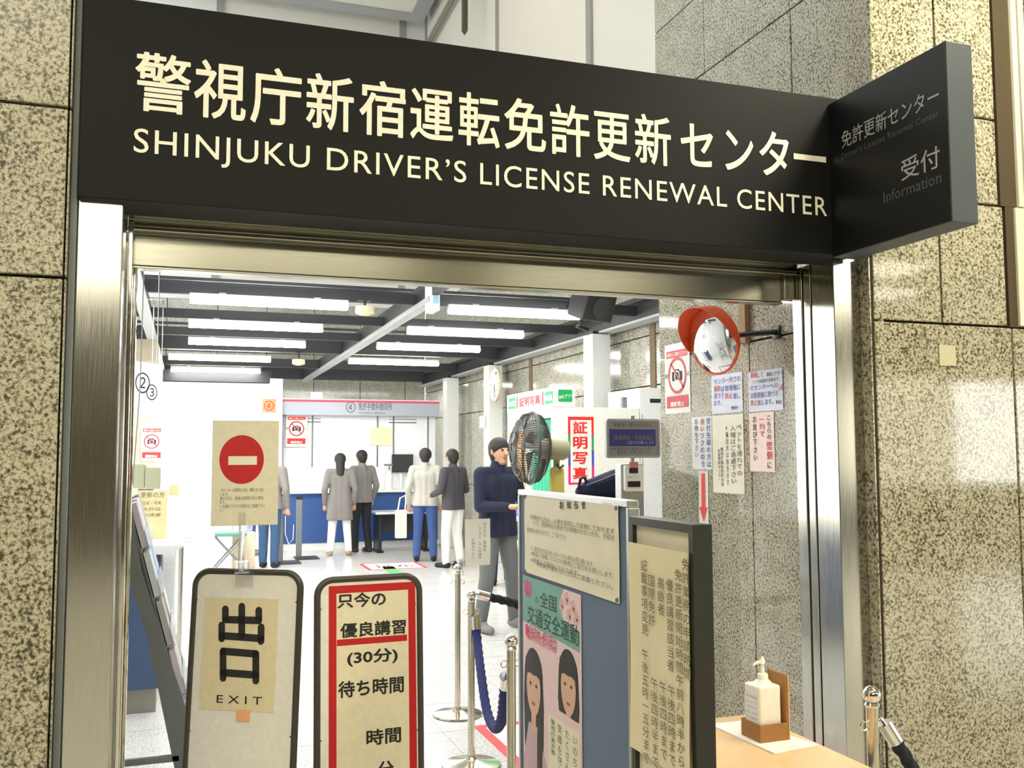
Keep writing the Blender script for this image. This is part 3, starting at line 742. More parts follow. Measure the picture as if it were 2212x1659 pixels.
# ================================================================== DARK FRAMED TIMETABLE BOARD
XD = 1.1
fd = FYL(XD, 0, 0); Dq = lambda px, py: fd.hit(px, py)
zt_ = (Dq(1362, 1116)[1]+Dq(1497, 1134)[1])/2; uf, un = Dq(1361, 1300)[0], Dq(1499, 1300)[0]
s = thing('timetable_board', 'dark bronze framed standing board with a long handwritten style timetable sheet', 'board', (XD, -(uf+un)/2, 0))
b = MB()
b.ring(Fr((XD+.05, 0, 0), fd.u, fd.v, fd.n), [(uf, .12), (un, .12), (un, zt_), (uf, zt_)], [(uf+.02, .14), (un-.02, .14), (un-.02, zt_-.02), (uf+.02, zt_-.02)], 0, .05)
obj('frame', b, DKFRAME, s)
b = MB(); b.box(XD+.012, -un+.018, .135, XD+.02, -uf-.018, zt_-.018); obj('back_panel', b, CREAMP, s)
for yy in (-un+.03, -uf-.06):
    b = MB(); b.box(XD+.01, yy, .02, XD+.04, yy+.03, .12); b.box(XD-.12, yy-.01, 0, XD+.16, yy+.04, .02, .004); obj('foot', b, DKFRAME, s)
p0, p1 = Dq(1364, 1400)[0], Dq(1493, 1400)[0]; v1 = (Dq(1367, 1172)[1]+Dq(1490, 1205)[1])/2+.006; v0 = Dq(1430, 1652)[1]
b = MB(); b.sheet(fd, p0, v0, p1, v1, .001, .0007, .008, 10, 30, 9); obj('timetable_sheet', b, mat('aged_paper', (238, 227, 194), .75, bump=.1, bscale=10), s, True)
b = MB(); f2 = fd.sh(.0098); T = lambda px, py: f2.hit(px, py)
for tx, px0, py0, py1 in (('免許業務の申請時間', 1481, 1205, 1468), ('免許更新開始時間午前八時半から', 1465, 1228, 1655), ('優良講習該当者', 1446, 1250, 1450), ('午後四時まで', 1450, 1478, 1655), ('高齢者', 1427, 1246, 1330), ('午後四時まで', 1432, 1470, 1642), ('国際免許', 1407, 1240, 1353), ('午後四時半まで', 1413, 1462, 1658), ('記載事項変更', 1391, 1208, 1372), ('午後五時一五分まで', 1393, 1400, 1648)):
    a_, t0 = T(px0, py0); b.column(f2, tx, a_, t0, T(px0, py1)[1], .037, .0)
obj('lettering', b, mat('brush_ink', (104, 94, 70), .8), s)

# ================================================================== TABLE WITH SANITISER
ZT = .72
c = [at(*q, Z=ZT) for q in ((1765, 1609), (1890, 1659), (1530, 1562))]
xt1 = 1.842
s = thing('hall_table', 'narrow beige topped table against the steel jamb beside the granite wall', 'table', (1.6, 2.2, 0))
b = MB(); b.box(1.36, 1.55, ZT-.03, xt1, 2.86, ZT, .003); obj('table_top', b, TABLEM, s)
for x in (1.4, 1.8):
    for y in (1.6, 2.81):
        b = MB(); b.box(x-.017, y-.017, 0, x+.017, y+.017, ZT-.031, .003); obj('leg', b, GREYM, s)
b = MB(); b.box(1.4, 1.6, .64, xt1-.04, 2.81, ZT-.0305); obj('apron', b, GREYM, s)
K = [at(*q, Z=ZT+.001) for q in ((1532, 1566), (1604, 1559), (1768, 1611), (1672, 1629))]
b = MB(); pts = [(k.x, k.y) for k in K]; b.prism(FUP(0, 0, ZT+.0006), pts[::-1], 0, .004)
sh_ = obj('white_mat', b, WHITE); tag(sh_, 'white plastic mat under the hand sanitiser on the beige table', 'mat')
cb = at(1640, 1603, Z=ZT+.006); zb_ = ZT+.0048
# cardboard holder: measured corners in plan
k0 = at(1604, 1582, Z=zb_); k1 = at(1643, 1606, Z=zb_); k2 = at(1704, 1598, Z=zb_)
ux = (k2-k1).normalized(); vy = V((-ux.y, ux.x, 0)); fk = Fr((k1.x, k1.y, zb_), ux, vy, (0, 0, 1))
wk = (k2-k1).length; dk = min(.1, abs((k0-k1).dot(vy)))
s = thing('cardboard_holder', 'brown cardboard tray with a tall back flap holding the sanitiser bottle', 'box', (cb.x, cb.y, zb_))
b = MB(); hh = .052
b.fbox(fk, 0, 0, 0, wk, .004, hh); b.fbox(fk, 0, .004, 0, .004, dk, hh); b.fbox(fk, .004, .004, 0, wk, dk, .003); b.fbox(fk, .004, dk-.004, .003, wk, dk, hh)
obj('tray', b, CARD, s)
b = MB(); b.fbox(fk, wk-.005, .0042, .003, wk+.002, dk-.0042, .195); obj('back_flap', b, CARD, s)
b = MB(); b.fbox(fk, wk+.0021, .0, 0, wk+.006, dk, .19); obj('flap_edge', b, CARDL, s)
bw = wk-.02; x0, y0 = .006, .008; bd = dk-.018
s = thing('sanitiser_bottle', 'white square pump bottle of hand sanitiser standing in the cardboard tray', 'bottle', fk.p(x0+bw/2, y0+bd/2, .003))
b = MB(); b.fbox(fk, x0, y0, .0035, x0+bw-.004, y0+bd, .165, .008, 3); obj('bottle_body', b, PLASTW, s, True)
o_ = fk.p(x0+bw/2, y0+bd/2, 0)
b = MB(); b.lathe(o_, (0, 0, 1), [(.03, .163), (.026, .17), (.017, .178), (.0165, .192), (.015, .194), (.006, .1945), (.0055, .222), (.009, .224), (.0085, .236), (.005, .24), (.003, .246)], 20)
obj('pump', b, PLASTW, s, True)
b = MB(); b.tube([o_+V((0, 0, .229)), o_-ux*.02+V((0, 0, .229)), o_-ux*.034+V((0, 0, .222))], [.006, .005, .003], 10); obj('nozzle', b, PLASTW, s, True)
b = MB(); ff = Fr(fk.p(x0-.0006, y0+bd-.006, .05), -vy, (0, 0, 1), -ux); b.fbox(ff, 0, 0, 0, bd-.012, .09, .0006); lb = obj('bottle_label', b, BLUEP, s)
b = MB()
for k, tx in enumerate(('手指消毒用', 'アルコール', 'ご自由にお使い下さい', '使用上の注意', '火気厳禁')): b.line(ff, tx, .006, bd-.02, .074-k*.016, .009)
obj('label_lettering', b, GREYINK, lb)

# ================================================================== STANCHIONS AND ROPES
def stanchion(name, label, p, hgt, r=.0185, ball=.027, group='chrome rope stanchions'):
    x, y = p
    s = thing(name, label, 'stanchion', (x, y, 0), group)
    b = MB(); b.lathe((x, y, 0), (0, 0, 1), [(.15, 0), (.155, .006), (.15, .014), (.06, .028), (.03, .036), (.022, .05)], 36); obj('base', b, POST, s, True)
    b = MB(); b.lathe((x, y, .05), (0, 0, 1), [(r, 0), (r, hgt-.05-2*ball+.006)], 24); obj('pole', b, POST, s, True)
    b = MB(); b.ball((x, y, hgt-ball), ball, 24); b.lathe((x, y, hgt-2*ball-.008), (0, 0, 1), [(r+.002, 0), (r+.004, .006), (r, .014)], 24); obj('finial', b, CHROME, s, True)
    b = MB()
    for a_ in (0, pi):
        cx = V((x+cos(a_)*(r+.011), y, hgt-.115)); b.tube([cx+V((.013*cos(t), 0, .013*sin(t))) for t in [2*pi*k/14 for k in range(14)]], .0026, 6, closed=True)
    obj('ring_hook', b, CHROME, s, True)
    return s
def post_xy(px, ptop, h):
    d = at(px, ptop, Z=h); return d.x, d.y
S1 = post_xy(1869, 1484, .9); S1 = (1.945, 2.385)
stanchion('stanchion', 'chrome stanchion with ball finial between the beige table and the granite wall', S1, at(1869, 1482, Y=S1[1]).z)
S2 = (1.232, 3.62); stanchion('stanchion', 'chrome stanchion at the far edge of the blue notice board holding the navy rope', S2, at(1102, 1370, Y=S2[1]).z)
S3 = (1.425, 4.83); stanchion('stanchion', 'chrome stanchion where the navy rope and the black rope meet', S3, at(1018, 1273, Y=S3[1]).z)
S4 = (1.618, 5.78); stanchion('stanchion', 'chrome stanchion with a paper notice propped on its top', S4, at(1006, 1217, Y=S4[1]).z)
def rope(name, label, pts, r, m, pitch=130):
    s = thing(name, label, 'rope', pts[0], 'queue ropes')
    n = 90; P_ = []
    for k in range(n+1):                    # Catmull-Rom through the control points
        t = k/n*(len(pts)-1); i = min(int(t), len(pts)-2); f = t-i
        p = [V(pts[max(0, min(len(pts)-1, i+q))]) for q in (-1, 0, 1, 2)]
        P_.append(.5*((2*p[1])+(-p[0]+p[2])*f+(2*p[0]-5*p[1]+4*p[2]-p[3])*f*f+(-p[0]+3*p[1]-3*p[2]+p[3])*f**3))
    b = MB(); b.tube(P_, r, 18, lobes=3, pitch=pitch, depth=.13); obj('rope_cord', b, m, s, True)
    for a_, c_ in ((P_[0], P_[5]), (P_[-1], P_[-6])):
        d = (V(c_)-V(a_)).normalized(); b = MB(); b.cyl(V(a_)-d*.012, V(a_)+d*.055, r*1.2, r*1.15, 18); b.cyl(V(a_)-d*.03, V(a_)-d*.012, .005, .005, 8); obj('end_cap', b, CHROME, s, True)
    return s
h2, h3 = at(1102, 1370, Y=S2[1]).z, at(1018, 1273, Y=S3[1]).z
L3 = lambda t: V((S3[0]+(S2[0]-S3[0])*t, S3[1]+(S2[1]-S3[1])*t, 0))
def rp(px, py, t):
    q = L3(t); return at(px, py, Y=q.y)
rope('queue_rope', 'navy twisted rope sagging in a U between two chrome stanchions', [rp(1028, 1338, .03), rp(1032, 1390, .08), rp(1040, 1460, .25), rp(1052, 1535, .42), rp(1068, 1572, .58), rp(1082, 1560, .74), rp(1088, 1515, .88), rp(1092, 1465, .97)], .021, NAVYR)
rope('queue_rope', 'black twisted rope running from the middle stanchion behind the blue notice board', [(S3[0]+.045, S3[1]+.005, h3-.03), (S3[0]+.2, S3[1]+.02, h3-.075), (S3[0]+.45, S3[1]+.05, h3-.15), (S3[0]+.8, S3[1]+.08, h3-.16)], .021, BLACKR)
h1 = at(1869, 1482, Y=S1[1]).z
rope('queue_rope', 'dark rope hanging from the stanchion next to the beige table', [(S1[0]+.04, S1[1]-.01, h1-.12), (S1[0]+.09, S1[1]-.02, h1-.2), (S1[0]+.2, S1[1]-.02, h1-.34), (S1[0]+.4, S1[1]-.01, h1-.42)], .019, BLACKR)
# paper on the far stanchion
fq = FX(0, S4[1]-.03, 0); a0, b0 = fq.hit(1004, 1222); a1, b1 = fq.hit(1058, 1120)
s = thing('stanchion_notice', 'cream vertical paper notice propped on top of a chrome stanchion', 'notice', (S4[0], S4[1], b0))
b = MB(); b.sheet(fq, a0, b0, a1, b1, 0, .0008, .012, 8, 10, 4); obj('paper', b, CREAMP, s, True)
b = MB(); f2 = fq.sh(.0118)
for px, y0, y1, tx in ((1047, 1128, 1192, '次の方は、検温を'), (1037, 1135, 1208, 'してから、中にお進み'), (1022, 1162, 1208, 'お進み下さい')): b.column(f2, tx, f2.hit(px, y0)[0], f2.hit(px, y0)[1], f2.hit(px, y1)[1], .022)
obj('lettering', b, GREYINK, s)
b = MB(); b.cyl((S4[0]+.03, S4[1]-.02, b0-.06), (S4[0]+.03, S4[1]-.02, b0+.05), .006); b.box(S4[0], S4[1]-.029, b0-.005, S4[0]+.06, S4[1]-.014, b0+.04, .002); obj('clip', b, CLEAR, s)

# ================================================================== NOTICES AND MIRROR ON THE INNER GRANITE WALL
fi = FYL(XI-.001, 0, 0); I = lambda px, py: fi.hit(px, py)
C8 = lambda x, y: fi.hit(1430+x/3.252, 640+y/3.252)
def wall_notice(name, label, x0, y0, x1, y1, m, sd):
    """corners in the close-up's units: left/right edges, top/bottom at mid width"""
    a0 = C8(x0, (y0+y1)/2)[0]; a1 = C8(x1, (y0+y1)/2)[0]; xm = (x0+x1)/2
    v0, v1 = C8(xm, y1)[1], C8(xm, y0)[1]
    s = thing(name, label, 'notice', fi.p((a0+a1)/2, v0), 'paper notices on the inner granite wall')
    b = MB(); b.sheet(fi, a0, v0, a1, v1, .0008, .0006, .002, 6, 6, sd); obj('paper', b, m, s, True)
    return s, fi.sh(.0034), a0, v0, a1, v1
def no_photo(name, label, fr, a0, v0, a1, v1, par=None, grp=None, m=PAPER):
    s = par or thing(name, label, 'poster', fr.p((a0+a1)/2, v0), grp)
    if par is None:
        b = MB(); b.fbox(fr, a0, v0, 0, a1, v1, .001); obj('paper', b, m, s)
    f = fr.sh(.0012); w, h = a1-a0, v1-v0
    b = MB(); b.fbox(f, a0+.08*w, v0+.8*h, 0, a1-.08*w, v0+.9*h, .0004); b.fbox(f, a0+.07*w, v0+.08*h, 0, a1-.07*w, v0+.25*h, .0004); obj('red_band', b, BRED if par is None else RED, s)
    cx, cy = (a0+a1)/2, v0+.54*h; rr = .36*w
    b = MB(); b.fbox(f, cx-.2*w, cy-.075*h, 0, cx+.2*w, cy+.055*h, .0004); b.fbox(f, cx-.09*w, cy+.05*h, 0, cx+.09*w, cy+.085*h, .0004)
    b.line(f, '撮', cx-.49*w, cx-.38*w, cy-.02*h, .07*h); b.line(f, '止', cx+.38*w, cx+.49*w, cy-.02*h, .07*h)
    obj('camera_symbol', b, INK, s)
    b = MB(); b.band(f, cx, cy-.01*h, .11*w, .11*w, .03*w, .0004, .0006, 20); obj('lens_ring', b, PAPER, s)
    b = MB(); b.band(f, cx, cy, rr, rr*1.0, .055*w, .0004, .0009); dx = rr*.66
    b.prism(f, [(cx-dx-.03*w, cy+dx), (cx-dx, cy+dx+.03*w), (cx+dx+.03*w, cy-dx), (cx+dx, cy-dx-.03*w)], .0004, .0009); obj('prohibition_ring', b, RED, s)
    b = MB(); b.line(f, '撮影はご遠慮ください', a0+.12*w, a1-.12*w, v0+.825*h, .06*h, 0, .0008); b.line(f, '撮影禁止', a0+.22*w, a1-.22*w, v0+.105*h, .075*h, .02, .0008)
    obj('lettering', b, WHITE, s)
    return s
s, f2, a0, v0, a1, v1 = wall_notice('no_photo_poster', 'white poster with a crossed out camera at the far edge of the inner granite wall', 24, 328, 200, 822, PAPER, 1)
no_photo('', '', f2.sh(-.001), a0, v0, a1, v1, s); s['category'] = 'poster'
def lines(f2, s, rows, res=2):
    by = {}
    for tx, x0, x1, y, m, sz in rows:
        b = by.setdefault(m.name, (MB(), m))[0]; p = f2.hit(1430+x0/3.252, 640+y/3.252); q = f2.hit(1430+x1/3.252, 640+y/3.252)
        b.line(f2, tx, p[0], q[0], p[1], sz*.72, .006)
    for k, (b, m) in by.items(): obj('lettering', b, m, s)
s, f2, a0, v0, a1, v1 = wall_notice('photography_rule_notice', 'pale blue notice of four coloured lines directly under the convex mirror', 352, 545, 568, 820, BLUEP, 2)
lines(f2, s, [('センター内での', 366, 552, 618, BLUEINK, .046), ('撮影', 366, 412, 668, REDINK, .046), ('は管理権に', 416, 552, 668, BLUEINK, .046), ('基づき', 366, 434, 718, BLUEINK, .046), ('禁止', 440, 496, 718, REDINK, .046), ('致し', 500, 546, 718, BLUEINK, .046), ('ます。', 366, 420, 768, BLUEINK, .046), ('警視庁', 488, 535, 795, INK, .026)])
s, f2, a0, v0, a1, v1 = wall_notice('entry_rule_notice', 'pale notice of five coloured lines beside the steel jamb, above the pink notice', 612, 518, 852, 806, BLUEP, 3)
lines(f2, s, [('録画', 622, 668, 574, REDINK, .044), ('して', 672, 714, 570, BLUEINK, .044), ('事前にアポイ', 735, 845, 562, INK, .03), ('ントを取得する時まで', 640, 820, 614, INK, .028), ('のセンターへの', 622, 815, 662, BLUEINK, .042), ('入場', 818, 850, 660, REDINK, .042), ('は管理権に基づき', 622, 815, 716, BLUEINK, .042), ('禁止', 622, 668, 766, REDINK, .042), ('致します。', 672, 780, 764, BLUEINK, .042), ('警視庁', 800, 845, 756, INK, .026)])
def columns(f2, s, cols):
    by = {}
    for tx, x, y0, y1, wd, m in cols:
        b = by.setdefault(m.name, (MB(), m))[0]; p = f2.hit(1430+x/3.252, 640+y0/3.252); q = f2.hit(1430+x/3.252, 640+y1/3.252)
        b.column(f2, tx, p[0], p[1], q[1], wd*.78, .008)
    for k, (b, m) in by.items(): obj('lettering', b, m, s)
s, f2, a0, v0, a1, v1 = wall_notice('reception_wait_notice', 'narrow white notice of three vertical lines just above the red arrow', 213, 846, 354, 1215, PAPER, 4)
columns(f2, s, [('受付先頭の方は', 325, 850, 1205, .062, BLUEINK), ('赤い', 282, 855, 955, .062, REDINK), ('ワクの中で', 282, 955, 1205, .062, BLUEINK), ('お待ち下さい', 240, 858, 1135, .055, BLUEINK)])
s, f2, a0, v0, a1, v1 = wall_notice('pet_notice', 'tall cream notice with faint vertical writing hanging below the four line notice', 358, 832, 578, 1385, CREAMP, 5)
columns(f2, s, [('ペットを連れての', 540, 895, 1265, .07, GREYINK), ('入場はご遠慮下さい', 497, 905, 1320, .07, GREYINK), ('※補助犬は除きます', 455, 900, 1330, .035, GREYINK), ('警視庁運転免許本部', 420, 1060, 1335, .035, GREYINK), ('新宿更新センター', 400, 1070, 1300, .03, GREYINK)])
s, f2, a0, v0, a1, v1 = wall_notice('queue_side_notice', 'pale pink notice of three vertical lines beside the steel jamb', 618, 815, 792, 1232, PINKP, 6)
columns(f2, s, [('こちらの', 750, 830, 1010, .055, INK), ('壁側', 753, 1015, 1150, .062, REDINK), ('に', 755, 1155, 1215, .055, INK), ('一列で', 700, 840, 990, .06, REDINK), ('お並び下さい', 650, 838, 1160, .05, INK)])
s, f2, a0, v0, a1, v1 = wall_notice('arrow_strip', 'narrow white strip with a long red arrow pointing down', 262, 1228, 328, 1602, PAPER, 7); s['category'] = 'sign'
b = MB(); w, h = a1-a0, v1-v0; cx = (a0+a1)/2
b.prism(f2, [(cx-.2*w, v1-.04*h), (cx-.2*w, v0+.32*h), (cx-.44*w, v0+.32*h), (cx, v0+.05*h), (cx+.44*w, v0+.32*h), (cx+.2*w, v0+.32*h), (cx+.2*w, v1-.04*h)], 0, .0004); obj('arrow', b, ARED, s)
# convex mirror
mc = at(1541, 736, X=2.4)
nrm = V((-.95, -.20, -.20)).normalized()
s = thing('convex_mirror', 'round convex safety mirror with an orange hood on the inner granite wall', 'mirror', mc)
Rm = .158
b = MB(); prof = [(Rm*sin(R(a))/sin(R(50)), Rm/sin(R(50))*(cos(R(a))-cos(R(50)))*.55) for a in range(50, -1, -5)]
b.lathe(mc+nrm*.004, nrm, [(Rm, -.003)]+prof, 48); obj('mirror_face', b, MIRR, s, True)
b = MB(); b.lathe(mc, nrm, [(.02, -.075), (.07, -.072), (.11, -.06), (.138, -.04), (Rm-.004, -.015), (Rm+.008, -.008), (Rm+.009, .004), (Rm+.001, .006), (Rm, -.002)], 48); obj('back_shell', b, ORANGE, s, True)
b = MB(); ux_ = nrm.cross(V((0, 0, 1))).normalized(); uy = ux_.cross(nrm).normalized()
if uy.z < 0: uy = -uy
ri, ro = [], []
for k in range(41):
    th = R(-14+208*k/40); d = ux_*cos(th)+uy*sin(th); dep = .008+.1*max(0, sin(R(180*k/40)))**.8
    ri.append((mc+d*(Rm+.010), mc+d*(Rm+.014)+nrm*dep)); ro.append((mc+d*(Rm+.013), mc+d*(Rm+.017)+nrm*dep))
for A, B in zip(zip(ri, ro), zip(ri[1:], ro[1:])):
    q8 = [A[0][0], A[0][1], A[1][1], A[1][0], B[0][0], B[0][1], B[1][1], B[1][0]]
    b._faces([x.copy() for x in q8], [(0, 1, 2, 3), (4, 7, 6, 5), (0, 4, 5, 1), (1, 5, 6, 2), (2, 6, 7, 3), (3, 7, 4, 0)])
bmesh.ops.remove_doubles(b.bm, verts=b.bm.verts[:], dist=1e-5)
inner = [f for f in b.bm.faces if len([e for e in f.edges if len(e.link_faces) > 2]) >= 4]
obj('hood', b, ORANGE, s, True)
b = MB(); wp = V((XI-.004, mc.y-.16, mc.z+.03)); b.tube([mc-nrm*.06, mc-nrm*.11+V((.03, -.02, .01)), wp-V((.03, 0, 0)), wp], .013, 10); b.fbox(FYL(XI-.001, 0, 0), -wp.y-.03, wp.z-.03, .001, -wp.y+.03, wp.z+.03, .012, .003)
obj('bracket', b, BLACK, s, True)
b = MB(); yy = -I(1613, 700)[0]; b.box(XI-.03, yy-.03, I(1613, 742)[1], XI-.002, yy+.028, I(1613, 640)[1], .003)
bt_ = obj('wooden_batten', b, mat('batten_wood', (150, 118, 80), .7)); tag(bt_, 'short vertical wooden batten on the granite wall behind the mirror bracket', 'batten')

# ================================================================== CEILING LIGHTS AND FITTINGS
def lamp(x0, x1, y, label):
    z = 2.985
    s = thing('ceiling_light', label, 'ceiling light', ((x0+x1)/2, y, z+.07), 'fluorescent ceiling lights')
    b = MB(); fr = Fr((x0, y, z), (0, 1, 0), (0, 0, 1), (1, 0, 0)); L = x1-x0
    b.prism(fr, [(-.05, .02), (.05, .02), (.03, .07), (-.03, .07)], 0, L); obj('housing', b, WHITE, s)
    b = MB(); b.prism(fr, [(.055, .0195), (.06, .008), (.045, -.012), (.02, -.022), (-.02, -.022), (-.045, -.012), (-.06, .008), (-.055, .0195)], .012, L-.012); obj('diffuser', b, LAMPM, s)
    for e in (0, L-.0115):
        b = MB(); b.prism(fr, [(.058, .0198), (.062, .008), (.046, -.014), (.02, -.0235), (-.02, -.0235), (-.046, -.014), (-.062, .008), (-.058, .0198)], e, e+.0115); obj('end_cap', b, WHITE, s)
    b = MB()
    for t_ in (.2, .8): b.box(x0+L*t_-.03, y-.012, z+.0705, x0+L*t_+.03, y+.09, z+.085)
    obj('mounting_bracket', b, LTGREY, s)
    return s
ords = ('first from the door', 'second from the door', 'third from the door', 'fourth from the door', 'last before the far wall')
ly = (8.88, 10.56, 12.17, 14.2, 16.2)
l1 = lamp(0, 1.41, ly[0], 'white fluorescent ceiling light over the reception side, '+ords[0])
for k in range(1, 5): dup(l1, (-.008 if k < 3 else -.27, ly[k]-ly[0], 0), 'white fluorescent ceiling light over the reception side, '+ords[k])
l2 = lamp(2.37, 3.75, ly[0]-.08, 'white fluorescent ceiling light over the granite wall side, '+ords[0])
for k in range(1, 4): dup(l2, (-.04*k, ly[k]-ly[0]-.05, 0), 'white fluorescent ceiling light over the granite wall side, '+('second from the door', 'third from the door', 'last of its row')[k-1])
for k, y in enumerate((7.15, 5.5)):  # extra lamp rows, out of view, added to light the front of the room
    dup(l1, (0, y-ly[0], 0), 'added white fluorescent ceiling light over the reception side, unseen behind the door header'+(', inner one' if k == 0 else ', closest to the frame'))
    dup(l2, (.0, y-ly[0], 0), 'added white fluorescent ceiling light over the granite wall, unseen behind the door header'+(', inner one' if k == 0 else ', closest to the frame'))
def smoke(px, py, y, label):
    p = at(px, py, Y=y)
    s = thing('smoke_detector', label, 'smoke detector', (p.x, p.y, p.z), 'smoke detectors')
    b = MB(); b.lathe(p, (0, 0, -1), [(.06, -.045), (.088, -.04), (.09, .02), (.08, .028), (.05, .03), (.045, .04), (.01, .041)], 28); obj('detector_body', b, mat('cream_plastic', (226, 218, 180), .5), s, True)
    b = MB(); b.cyl(p+V((0, 0, .045)), (p.x, p.y, 3.07), .012); b.box(p.x-.06, p.y-.03, 3.052, p.x+.06, p.y+.1, 3.062); obj('stem', b, BLACK, s)
smoke(788, 672, 8.8, 'round cream smoke detector next to the first ceiling light')
smoke(645, 783, 13.6, 'round cream smoke detector hanging off the thick cross beam')
# sign box end and loudspeaker up in the grid
e = at(932, 640, Y=8.5); b = MB(); b.box(e.x-.05, 8.3, e.z-.16, e.x+.03, 8.55, e.z+.12, .004)
s = thing('hanging_light_box', 'small white light box with a pale blue end at the head of the cable tray', 'sign', (e.x, 8.45, e.z)); obj('box', b, WHITE, s)
b = MB(); b.box(e.x-.035, 8.296, e.z-.1, e.x+.015, 8.2995, e.z+.1); obj('blue_end', b, mat('pale_cyan', (170, 222, 234), .4), s)
p = at(1290, 668, Y=8.1)
s = thing('loudspeaker', 'black box loudspeaker hanging in the roof grid over the photo booth', 'loudspeaker', p)
b = MB(); fsp = lean_frame((p.x, p.y, p.z-.12), R(20), R(-20)); b.fbox(fsp, -.19, 0, -.24, .19, .26, 0, .02); obj('speaker_box', b, BLACK, s)
b = MB(); b.disc(fsp, 0, .13, .1, .1, .001, .008); obj('speaker_cone', b, DKGREY, s)
b = MB(); b.tube([fsp.p(0, .26, -.1), (p.x+.05, 8.8, 3.1), (p.x+.05, 8.97, 3.11)], .015, 8); b.tube([fsp.p(-.1, -.0, -.1), fsp.p(-.14, -.08, -.1), fsp.p(-.02, -.1, -.08)], .02, 8); obj('mount', b, BLACK, s)

# wall clock on the second column
yc = -FYL(4.2, 0, 0).hit(1063, 830)[0]; zc_ = FYL(4.2, 0, 0).hit(1063, 830)[1]
rc = abs(FYL(4.2, 0, 0).hit(1063, 790)[1]-FYL(4.2, 0, 0).hit(1063, 864)[1])/2
fc = FYL(4.235, yc, zc_)
s = thing('wall_clock', 'large round white wall clock mounted on a pale column', 'clock', (4.25, yc, zc_))
b = MB(); b.lathe((4.279, yc, zc_), (-1, 0, 0), [(rc*.9, 0), (rc, .008), (rc, .05), (rc*.93, .055), (rc*.91, .04)], 48); obj('rim', b, mat('champagne_rim', (206, 196, 164), .4, .3), s, True)
b = MB(); b.disc(fc, 0, 0, rc*.91, None, -.004, .002); obj('dial', b, PAPER, s)
b = MB(); f2 = fc.sh(.003)
for k in range(12): b.line(f2, str(12 if k == 0 else k), rc*.72*sin(k*pi/6)-.025, rc*.72*sin(k*pi/6)+.025, rc*.72*cos(k*pi/6)-.025, .07)
obj('numerals', b, INK, s)
for nm, L, ang, w in (('hour_hand', .5, 165, .012), ('minute_hand', .78, 175, .008)):
    d = V((sin(R(ang)), cos(R(ang)))); n = V((d.y, -d.x)); b = MB()
    b.prism(f2, [tuple(n*w), tuple(d*rc*L+n*w*.4), tuple(d*rc*L-n*w*.4), tuple(-n*w)], .001, .003); obj(nm, b, INK, s)

# ================================================================== PHOTO BOOTH SIDE
BX0, BX1, BY0, BY1 = 3.335, 4.262, 8.53, 9.9
BH = 2.062
fbF = FX(0, BY0, 0); fbS = FYL(BX0, 0, 0)
s = thing('photo_booth', 'white ID photo booth with red vertical characters and a green curtain', 'photo booth', (3.8, 9.2, 0))
b = MB(); b.box(BX0, BY0, 0, BX1, BY0+.05, BH, .006); b.box(BX1-.05, BY0+.05, 0, BX1, BY1, BH, .004); b.box(BX0, BY1-.05, 0, BX1-.05, BY1, BH, .004)
b.box(BX0, BY0+.05, 1.96, BX1-.05, BY1-.05, BH); b.box(BX0, BY0+.66, 0, BX0+.05, BY1-.05, 1.96, .004); b.box(BX0, BY0+.05, 0, BX0+.05, BY0+.66, .45, .004)
obj('booth_shell', b, CREAMB, s)
hz1 = fbF.hit(1200, 836)[1]
b = MB(); b.box(BX0-.004, BY0-.002, BH+.001, BX0+.235, BY1, hz1, .006); obj('header_box', b, WHITE, s)
fh = FX(0, BY0-.002, 0); fhs = FYL(BX0-.004, 0, 0)
b = MB(); p, q = fh.hit(1206, 868), fh.hit(1236, 842); b.prism(fh, rrect(p[0], p[1], q[0], q[1], .012), 0, .002)
for x0, x1 in ((1099, 1113), (1177, 1194)):
    a0_, a1_ = fhs.hit(x0, 860)[0], fhs.hit(x1, 855)[0]; b.fbox(fhs, a0_, BH+.035, 0, a1_, BH+.155, .002)
obj('green_badge', b, GREEN, s)
b = MB(); b.line(fh.sh(.002), 'BIGプリ!', p[0]+.008, q[0]-.008, p[1]+.03, .04, .02, slope=.15)
for x0, x1 in ((1099, 1113), (1177, 1194)):
    a0_, a1_ = fhs.hit(x0, 860)[0], fhs.hit(x1, 855)[0]; b.line(fhs.sh(.002), '美肌', a0_+.01, a1_-.01, BH+.07, .06, .02)
obj('badge_lettering', b, WHITE, s)
a0_, a1_ = fhs.hit(1116, 870)[0], fhs.hit(1174, 855)[0]
b = MB(); b.line(fhs, '証明写真', a0_+.09, a1_-.09, BH+.055, .1, .03, .002)
for x in (a0_, a1_-.035): b.fbox(fhs, x, BH+.03, 0, x+.035, BH+.16, .002)
obj('red_lettering', b, BRED, s)
f1 = fbF.sh(.001); C3 = lambda x, y: f1.hit(1080+x/5.53, 820+y/5.53)
o0, o1 = C3(818, 1255), C3(1118, 445); wr_ = C3(845, 700)[0]-C3(818, 700)[0]
hO = o1[1]-o0[1]
b = MB(); b.fbox(f1, o0[0], o1[1]-.032, 0, o1[0], o1[1], .002)
for x in (o0[0], o1[0]-wr_): b.fbox(f1, x, o1[1]-.27*hO, 0, x+wr_, o1[1]-.032, .002)
obj('red_frame', b, BRED, s)
for nm, m_, t0, t1 in (('green_frame', mat('frame_green', (52, 160, 96), .5), .27, .5), ('blue_frame', mat('frame_blue', (76, 78, 190), .5), .5, .73), ('magenta_frame', mat('frame_magenta', (232, 36, 128), .5), .73, .97)):
    b = MB()
    for x in (o0[0], o1[0]-wr_): b.fbox(f1, x, o1[1]-t1*hO, 0, x+wr_, o1[1]-t0*hO, .002)
    if nm[0] == 'm': b.fbox(f1, o0[0], o0[1], 0, o1[0], o0[1]+.03*hO, .002)
    obj(nm, b, m_, s)
b = MB()
